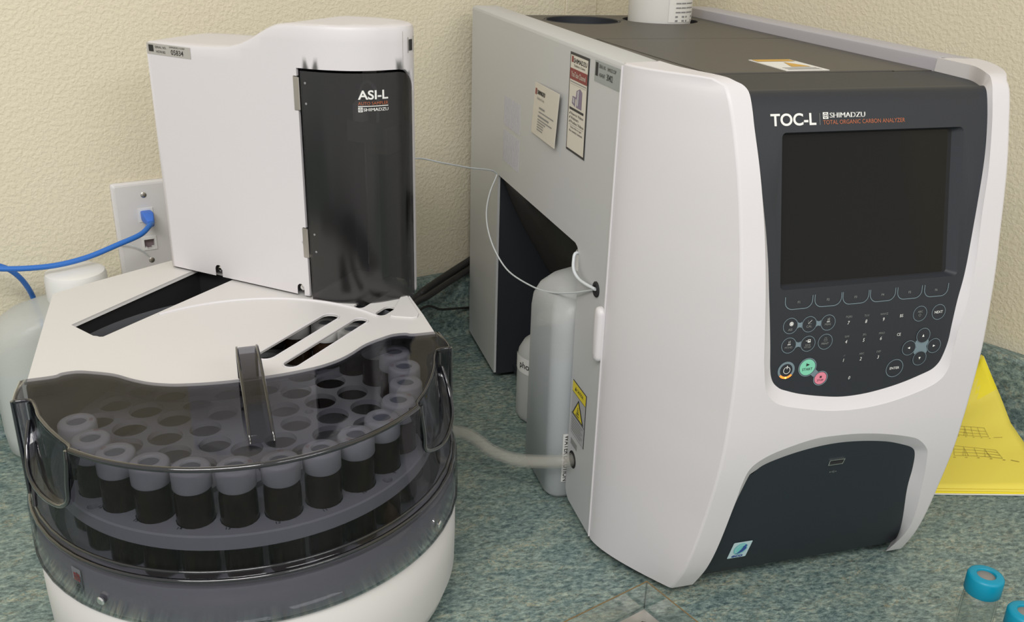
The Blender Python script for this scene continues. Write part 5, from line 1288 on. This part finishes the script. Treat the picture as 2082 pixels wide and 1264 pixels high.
vp.location = (c.x, c.y, zb_); tag(vp, 'clear glass vial with a teal ring cap, the fuller-seen one near the lower right corner', 'vial', 'teal-capped vials on the counter')
v2 = copy_tree(vp); c = onz(2089, 1245, .094); v2.location = (c.x, c.y, zb_); tag(v2, 'teal-capped vial cut off by the lower right corner of the photo', 'vial', 'teal-capped vials on the counter')

# ================================================================== BOTTLES, JUG
def rbox_ring(cx_, cy_, hx, hy, r_, z, n=10, rot=None):
    P = rrect(-hx, hx, -hy, hy, min(r_, hx * .999, hy * .999), n)
    if rot: return [Vector((cx_ + rot.x * a - rot.y * b, cy_ + rot.y * a + rot.x * b, z)) for a, b in P]
    return [Vector((cx_ + a, cy_ + b, z)) for a, b in P]
# tall frosted bottle in the bay
cx_, cy_, hx, hy = .3375, .858, .0525, .0500
root = empty('dilution_water_bottle', (cx_, cy_, 0)); tag(root, 'tall frosted square bottle half full of water, standing in the bay of the analyzer', 'bottle')
P_ = Part(root); mb = MB()
R = [rbox_ring(cx_, cy_, hx - .006, hy - .006, .012, .001), rbox_ring(cx_, cy_, hx, hy, .016, .008), rbox_ring(cx_, cy_, hx, hy, .018, .200), rbox_ring(cx_, cy_, hx - .001, hy - .001, .020, .214), rbox_ring(cx_, cy_, hx - .005, hy - .005, .024, .227), rbox_ring(cx_, cy_, hx - .013, hy - .013, .028, .238), rbox_ring(cx_, cy_, hx - .024, hy - .022, .028, .2445), rbox_ring(cx_ + .004, cy_, .020, .020, .0199, .2475), rbox_ring(cx_ + .004, cy_, .0175, .0175, .0174, .255)]
loft(mb, R, M_BOTTLE, cap0=True, cap1=True); b = P_(mb, 'bottle_body', smooth=50)
mb = MB(); e = .0022; loft(mb, [rbox_ring(cx_, cy_, hx - .007, hy - .007, .011, .003), rbox_ring(cx_, cy_, hx - e, hy - e, .014, .010), rbox_ring(cx_, cy_, hx - e, hy - e, .016, .168)], M_LIQ, cap0=True, cap1=True); q = P_.sub(b); o = q(mb, 'water', smooth=50); o['label'] = 'bluish water filling the lower part'
mb = MB(); lathe(mb, [(.0205, .250), (.0205, .268), (.018, .270)], (cx_ + .004, cy_, 0), M_WCAP, 28); P_(mb, 'cap')
# its label strip, reading downwards on the front right face
fy = cy_ - hy
root = empty('tape_label', (.3, fy - .0005, .03)); 
tag(root, 'narrow white printed tape label reading downwards on the tall frosted bottle', 'label')
q = Part(root); LX = onpl(1144, 930, (0, 1, 0), (0, fy - .0008, 0)); xl_ = LX.x
zt_ = onpl(1150, 883, (0, 1, 0), (0, fy - .0008, 0)).z; zb_ = onpl(1141, 979, (0, 1, 0), (0, fy - .0008, 0)).z
mb = MB(); box(mb, xl_ - .0005, xl_ + .0105, fy - .0010, fy - .0002, zb_, zt_, M_WCAP); q(mb, 'tape', smooth=None)
mb = MB(); textfit(mb, 'WATER DILUTION', zt_ - .001, zb_ + .001, xl_ + .0010, xl_ + .0070, lambda u, v: Vector((v, fy - .0013, u)), M_INK, bold=.01); q(mb, 'tape_print', smooth=None, weld=False)
# small round bottle behind it
c = onz(1060, 850, 0); sx_, sy_ = .3425, .998
root = empty('acid_bottle', (sx_, sy_, 0)); tag(root, 'small round translucent bottle with a curved white label, behind the tall frosted bottle', 'bottle')
P_ = Part(root); mb = MB(); lathe(mb, [(.034, .001), (.0375, .004), (.038, .010), (.038, .082), (.0365, .092), (.031, .102), (.021, .110), (.014, .113), (.014, .122)], (sx_, sy_, 0), M_BOTTLE, 40); P_(mb, 'bottle_body', smooth=50)
mb = MB(); lathe(mb, [(.0165, .118), (.0165, .136), (.014, .138)], (sx_, sy_, 0), M_WCAP, 28); P_(mb, 'cap')
mb = MB(); n = 30; RR = .0384; fL = lambda rr0: (lambda u, v: Vector((sx_ + rr0 * math.cos(u / rr0), sy_ + rr0 * math.sin(u / rr0), v)))
A = [fL(RR)(RR * math.radians(165 + 130 * i / n), .069) for i in range(n + 1)]; Bq = [fL(RR)(RR * math.radians(165 + 130 * i / n), .090 if True else 0) for i in range(n + 1)]
loft(mb, [A, Bq], M_WCAP, closed=False); o = P_(mb, 'paper_label', smooth=60)
mb = MB(); textfit(mb, 'phoric', RR * math.radians(192), RR * math.radians(238), .0735, .0845, fL(RR + .0004), M_INK, bold=.01); P_.sub(o)(mb, 'label_print', smooth=None, weld=False)
# jug at the left
jw, jn = .112, 1.0865
Jc = wpt(jw, jn, 0); rot = Vector((WD.x, WD.y)); root = empty('water_jug', Jc, RZW); tag(root, 'wide translucent white jug with large white cap at the left edge behind the autosampler', 'jug')
P_ = Part(root); mb = MB(); J = lambda hx, hy, r_, z, dx=0: rbox_ring(Jc.x + rot.x * dx, Jc.y + rot.y * dx, hx, hy, r_, z, 8, rot)
loft(mb, [J(.090, .038, .03, .001), J(.098, .043, .036, .010), J(.100, .0445, .040, .030), J(.100, .0445, .040, .128), J(.098, .0435, .042, .146), J(.090, .041, .040, .160), J(.074, .037, .036, .170), J(.055, .034, .033, .1745), J(.032, .0315, .0312, .1765), J(.030, .030, .0299, .182)], M_JUG, cap0=True, cap1=True); b = P_(mb, 'jug_body', smooth=50)
mb = MB(); loft(mb, [J(.088, .036, .03, .004), J(.096, .0415, .034, .012), J(.0975, .0425, .038, .030), J(.0975, .0425, .038, .112)], M_LIQJ, cap0=True, cap1=True); P_.sub(b)(mb, 'water', smooth=50)
mb = MB(); lathe(mb, [(.0315, .176), (.0328, .180), (.0325, .204), (.0310, .2085), (.0270, .2105), (.001, .2110)], (Jc.x, Jc.y, 0), M_WCAP, 48); o = P_(mb, 'screw_cap', smooth=40); o['label'] = 'large white screw cap'
# instruction bottle on the analyzer's rear deck
bx, by, br = .5435, 1.192, .0415
root = empty('white_reagent_bottle', (bx, by, ZT - .035)); tag(root, 'white cylindrical bottle with printed label standing in the rear well of the analyzer top', 'bottle')
P_ = Part(root); mb = MB(); lathe(mb, [(.038, ZT - .0345), (.0405, ZT - .032), (br, ZT - .028), (br, ZT + .12), (.038, ZT + .135), (.018, ZT + .148), (.018, ZT + .160)], (bx, by, 0), mat('bottle_white', (.70, .69, .66), .5, bump=(250, .2, .0006)), 48); b = P_(mb, 'bottle_body', smooth=40)
mb = MB(); lathe(mb, [(.021, ZT + .152), (.021, ZT + .172), (.019, ZT + .174)], (bx, by, 0), M_WCAP, 32); P_(mb, 'cap')
fL2 = lambda rr0: (lambda u, v: Vector((bx + rr0 * math.cos(u / rr0), by + rr0 * math.sin(u / rr0), v)))
mb = MB(); r5 = br + .0006; A = [fL2(r5)(r5 * math.radians(262 + 88 * i / 20), ZT + .001) for i in range(21)]; Bq = [fL2(r5)(r5 * math.radians(262 + 88 * i / 20), ZT + .115) for i in range(21)]
loft(mb, [A, Bq], M_WPAPER, closed=False); o = P_(mb, 'paper_label', smooth=60)
mb = MB(); f6 = fL2(r5 + .0005); t0, t1 = math.radians(278), math.radians(325)
textfit(mb, 'Shimadzu Corp', r5 * t0, r5 * t1, ZT + .0300, ZT + .0345, f6, M_INK)
for k in range(3): [rectp(mb, r5 * (t0 + .82 * a0), r5 * (t0 + .82 * a1), ZT + .0236 - .0055 * k, ZT + .0252 - .0055 * k, M_GREYINK, f6) for a0, a1 in ((0, .22), (.25, .48), (.52, .80), (.83, .98))]
for k in range(2): rectp(mb, r5 * t0, r5 * (t0 + .35), ZT + .0068 - .005 * k, ZT + .0090 - .005 * k, M_GREYINK, f6); rectp(mb, r5 * (t0 + .42), r5 * t1, ZT + .0068 - .005 * k, ZT + .0090 - .005 * k, M_GREYINK, f6)
P_.sub(o)(mb, 'label_print', smooth=None, weld=False)

# ================================================================== WALL PLATE, CABLES, TUBES
pn = WQ
def WPX(px, py, n): return onpl(px, py, WN, WN * n)
pc = (WPX(289, 393, pn) + WPX(306, 525, pn)) / 2; pw = pc.dot(WD); pz = pc.z
root = empty('network_wall_plate', wpt(pw, pn - .006, pz - .057), RZW); tag(root, 'off-white network wall plate with two jacks, half hidden behind the tower', 'wall plate')
P_ = Part(root)
def WF(a, b, h): return wpt(pw + a, pn - h, pz + b)
mb = MB(); prof = [(.0355, .0575, .0004), (.0355, .0575, .0035), (.0335, .0555, .0060), (.0315, .0535, .0066)]
rings = [[WF(x, z, h) for x, z in rrect(-a, a, -b, b, .003, 3)] for a, b, h in prof]
loft(mb, rings, M_PLATE)
jk = [(-.0085, .0085, .008, .025), (-.0085, .0085, -.028, -.011)]
patch(mb, rrect(-.0315, .0315, -.0535, .0535, .002, 3), [[(a, c), (b, c), (b, d), (a, d)] for a, b, c, d in jk], lambda u, v: WF(u, v, .0066), M_PLATE)
po = P_(mb, 'cover_plate', smooth=30)
for a, b, c, d in jk:
    mb = MB(); o_ = [(a, c), (b, c), (b, d), (a, d)]; i_ = [(a + .0025, c + .0035), (-.003, c + .0035), (-.003, c + .0015), (.003, c + .0015), (.003, c + .0035), (b - .0025, c + .0035), (b - .0025, d - .0035), (a + .0025, d - .0035)]
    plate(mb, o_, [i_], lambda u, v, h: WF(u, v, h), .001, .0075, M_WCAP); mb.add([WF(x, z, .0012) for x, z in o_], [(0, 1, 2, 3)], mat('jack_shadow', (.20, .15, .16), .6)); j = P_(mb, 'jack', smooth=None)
for zz_ in (.0413, -.0413):
    mb = MB(); lathe(mb, [(.0034, .0001), (.0034, .0006), (.0022, .0013), (.0003, .0014)], WF(0, zz_, .0066), M_STEEL, 18, ax=-WN); P_(mb, 'screw')
# blue cable with boot, held in the upper jack
jackp = WPX(298, 436, pn - .012)
root = empty('network_cable', jackp); tag(root, 'blue network cable plugged into the wall plate, sweeping off to the left', 'cable')
P_ = Part(root); pj = WF(0, .0165, 0)
mb = MB(); 
pts = [WF(.001, .0165, .030) + Vector((0, 0, -.004)), WPX(303, 460, 1.112), WPX(285, 477, 1.100), WPX(240, 497, 1.092), WPX(180, 522, 1.085), WPX(120, 538, 1.080), WPX(60, 545, 1.078), WPX(0, 546, 1.078), WPX(-60, 540, 1.08), WPX(-140, 522, 1.082)]
tube(mb, pts, .0031, M_BLUE, 14, 6); P_(mb, 'cable_jacket', smooth=60)
mb = MB(); bo_ = [[WF(x, .0165 + z + dz, h) for x, z in rrect(-w_, w_, -t_, t_, .002, 3)] for w_, t_, h, dz in ((.0062, .0058, .0075, 0), (.0066, .0062, .012, 0), (.0066, .0062, .020, 0), (.0050, .0048, .0275, -.002), (.0036, .0036, .032, -.0045))]
loft(mb, bo_, M_BLUEP, cap0=True, cap1=True); o = P_(mb, 'plug_boot', smooth=40); o['label'] = 'bright blue plug boot'
root = empty('network_cable', WPX(40, 570, 1.10)); tag(root, 'second blue cable dropping down behind the jug at the left edge', 'cable')
mb = MB(); pts = [WPX(-80, 520, 1.098), WPX(-20, 536, 1.098), WPX(15, 546, 1.100), WPX(38, 562, 1.106), WPX(55, 582, 1.118), WPX(68, 606, 1.134)]
pts += [pts[-1] + Vector((0.004, 0, -.03)), pts[-1] + Vector((0.008, .0, -.10))]
tube(mb, pts, .0030, M_BLUE, 14, 6); Part(root)(mb, 'cable_jacket', smooth=60)
# faint clear line on the wall plate behind
mb = MB(); tube(mb, [WPX(238, 495, 1.143), WPX(265, 498, 1.142), WPX(288, 508, 1.143), WPX(304, 522, 1.146)], .0006, M_TUBEW, 6, 6); o = mb.build('thin_clear_line', loc=WPX(265, 498, 1.143), smooth=60); tag(o, 'hair-thin pale line arching over the wall plate', 'tube')
# black cables behind
def WC(px, py, n): return WPX(px, py, n)
for i, (pts, rad, lb) in enumerate((
    ([(800, 640, 1.075), (830, 618, 1.085), (862, 592, 1.095), (905, 562, 1.125), (953, 531, 1.141), (1000, 500, 1.141)], .0058, 'upper of the two black cables sloping up behind the analyzer'),
    ([(800, 655, 1.055), (832, 627, 1.065), (870, 602, 1.075), (915, 572, 1.105), (953, 548, 1.1285), (1005, 515, 1.1295)], .0046, 'lower of the two black cables sloping up behind the analyzer'),
    ([(800, 640, 1.085), (850, 633, 1.075), (900, 629, 1.105), (953, 625, 1.130), (1000, 620, 1.131)], .0018, 'thin black cable running level across the counter behind the tower'))):
    P = [toworld((.090 + .03 * i, .303, .035 + .012 * (2 - i)))] + [WC(*p) for p in pts[1:]]; mb = MB(); tube(mb, P, rad, M_CABLE, 12, 6); o = mb.build('power_cable', loc=P[2], smooth=60); tag(o, lb, 'cable', 'black cables behind the machines')
# clear drain tube
PTc = Vector((XL - .0006, .7868, .0655))
def YPX(px, py, y): return onpl(px, py, (0, 1, 0), (0, y, 0))
mb = MB(); pts = [onz(905, 800, .098), onz(932, 850, .088), onz(958, 888, .076), onz(1000, 918, .068), onz(1050, 934, .064), onz(1105, 938, .063), PTc + Vector((-.012, -.0005, 0)), PTc + Vector((-.0008, 0, 0))]
pts[0] = toworld((.1745, .150, .060)); pts[1] = Vector((.190, .886, .060))
cl = [(958, 886, .862), (1000, 916, .835), (1050, 934, .812), (1105, 938, .797)]
pts[2:6] = [YPX(a, b, c) for a, b, c in cl]
root = empty('drain_tube', pts[3]); tag(root, 'thick clear vinyl tube curving from behind the autosampler into the drain port', 'tube'); P_ = Part(root)
tube(mb, pts, .0072, M_CLEAR, 18, 6, caps=False); P_(mb, 'outer_wall', smooth=60)
mb = MB(); tube(mb, pts, .0050, M_CLEAR, 14, 6, caps=False); P_(mb, 'bore', smooth=60)
# thin white sample tubes
TWW = lambda a, b, z: toworld(TW(a, b, z))
G0 = Vector((XL - .0012, .7518, .2708))
tip = Vector((XL - .0020, 1.106, .2905))
mb = MB(); P = [TWW(.030, .1010, .345), YPX(845, 322, 1.03), YPX(900, 331, 1.05), YPX(955, 341, 1.075), YPX(998, 346, 1.098), tip, YPX(1008, 362, 1.100), YPX(996, 392, 1.085), YPX(989, 430, 1.062), YPX(993, 470, 1.035), YPX(1008, 512, 1.005), YPX(1035, 552, .965), YPX(1082, 582, .900), YPX(1120, 594, .850), YPX(1165, 595, .800), G0]
a_ = smoothpts(P[:6], 8); b_ = smoothpts(P[5:], 6)
tube(mb, [*a_, *b_[1:]], .00095, M_TUBEW, 8, 0); o = mb.build('sample_tube', loc=P[8], smooth=60); tag(o, 'long thin white tube from the tower, looping in front of the bay into the grommet', 'tube', None)
mb = MB(); P = [Vector((.318, .8125, .2790)), YPX(1172, 514, .806), YPX(1166, 532, .802), YPX(1167, 550, .795), YPX(1176, 566, .785), YPX(1190, 577, .770), G0]
tube(mb, P, .0016, M_TUBEW, 10, 6); o = mb.build('sample_tube', loc=P[3], smooth=60); tag(o, 'short thicker white tube bending from inside the bay into the grommet', 'tube')

# ================================================================== YELLOW PAPERS behind the analyzer
# sheets lie on the counter and curl up against the right backsplash
fdir = (onz(2082, 1003, .002) - onz(1905, 998, .002)).normalized()
F0 = onz(1905, 999, .002); side_dir = Vector((-fdir.y, fdir.x, 0))
def sheetpt(a, b, lift):
    """a along the front edge, b away from it"""
    z = lift
    E = F0 - fdir * .06 + fdir * a; p = E + side_dir * b
    return p, z
def make_sheet(name, drop, m, lab, shrink=0.0, group='yellow printouts', printed=False):
    mb = MB(); na, nb = 18, 22; G = []
    TL = onpl(1994, 728, RN, RQ0 - RN * .028)         # corner leaning on the backsplash
    for j in range(nb + 1):
        v = j / nb; row = []
        LFT = (F0 - fdir * .055).lerp(Vector((TL.x - .075, TL.y + .02, 0)), v)
        # right edge follows the curved outline seen in the photo
        for i in range(na + 1):
            u = i / na
            R3 = [onz(2140, 1004, 0), onpl(2086, 916, RN, RQ0 - RN * .075), onpl(2053, 868, RN, RQ0 - RN * .055), onpl(2026, 800, RN, RQ0 - RN * .030), TL]
            k = v * 4; kk = min(3, int(k)); rp_ = R3[kk].lerp(R3[kk + 1], k - kk)
            lp = Vector((LFT.x, LFT.y, 0)); rz = rp_.z
            p = lp.lerp(Vector((rp_.x, rp_.y, 0)), u); z = .0056 + max(0, rz) * (u ** 1.6)
            row.append(Vector((p.x, p.y, z)))
        G.append(row)
    if drop:
        N_ = []
        for j in range(nb + 1):
            row = []
            for i in range(na + 1):
                a = G[j][min(i + 1, na)] - G[j][max(i - 1, 0)]; b = G[min(j + 1, nb)][i] - G[max(j - 1, 0)][i]; n3 = a.cross(b).normalized()
                if n3.z < 0: n3 = -n3
                row.append(G[j][i] - n3 * drop + side_dir * shrink)
            N_.append(row)
        G = N_
    loft(mb, G, m, closed=False)
    o = mb.build(name, loc=G[0][4], smooth=60); tag(o, lab, 'paper', group)
    md = o.modifiers.new('solid', 'SOLIDIFY'); md.thickness = .0003; md.offset = 0
    return o, G
p1, G1 = make_sheet('yellow_sheet', 0, M_YPAPER, 'top yellow printout with small line charts behind the analyzer')
p2, _ = make_sheet('yellow_sheet', .0016, M_YPAPER, 'yellow sheet lying directly under the printed top one', shrink=-.003)
p3, _ = make_sheet('yellow_sheet', .0031, M_YPAPER2, 'third yellow sheet down in the pile by the backsplash', shrink=-.005)
p4, _ = make_sheet('white_sheet', .0045, M_WPAPER, 'white sheet at the bottom of the yellow paper pile', shrink=-.006, group=None)
def gs(u, v):     # point on the top sheet
    nb = len(G1) - 1; na = len(G1[0]) - 1; i = min(na - 1, int(u * na)); j = min(nb - 1, int(v * nb)); a = u * na - i; b = v * nb - j
    return (G1[j][i] * (1 - a) * (1 - b) + G1[j][i + 1] * a * (1 - b) + G1[j + 1][i] * (1 - a) * b + G1[j + 1][i + 1] * a * b) + Vector((-.0002, -.0002, .0009))
def gpx(px, py):
    best = None
    for j in range(61):
        for i in range(61):
            p = gs(i / 60, j / 60); v = p - CAMP; z = v.dot(RW[2]); x = CX + FPX * v.dot(RW[0]) / z; y = CY + FPX * v.dot(RW[1]) / z; e = (x - px) ** 2 + (y - py) ** 2
            if best is None or e < best[0]: best = (e, i / 60, j / 60)
    return best[1], best[2]
mb = MB()
def chart(tl, tr, br, bl, peaks):
    A, B, C_2, D = [Vector(gpx(*q)) for q in (tl, tr, br, bl)]
    q = lambda x, y: (D * (1 - x) * (1 - y) + C_2 * x * (1 - y) + B * x * y + A * (1 - x) * y)
    W = .0035
    for k in range(5): stroke(mb, [q(k / 4, 0), q(k / 4, 1)], W * .6, M_PENCIL, gs)
    for k in range(4): stroke(mb, [q(x / 6, k / 3) for x in range(7)], W * .6, M_PENCIL, gs)
    for c in peaks: stroke(mb, [q(c - .06, .02), q(c, .9), q(c + .06, .02)], W * .8, M_PENCIL, gs)
    for k in range(5): stroke(mb, [q(k / 4 - .02, -.16), q(k / 4 + .03, -.16)], W, M_PENCIL, gs)
chart((1950, 866), (2001, 869), (2011, 887), (1948, 885), (.25,)); chart((1940, 906), (2026, 915), (2038, 932), (1938, 925), (.25, .72))
stroke(mb, [gpx(2022, 888), gpx(2040, 889)], .003, M_PENCIL, gs); stroke(mb, [gpx(2054, 935), gpx(2072, 937)], .003, M_PENCIL, gs)
Part(p1)(mb, 'printed_charts', smooth=None, weld=False) if False else None
pr = MB(); pr.v, pr.f, pr.m, pr.mats = mb.v, mb.f, mb.m, mb.mats; q = Part(p1); q(pr, 'printed_charts', smooth=None, weld=False)
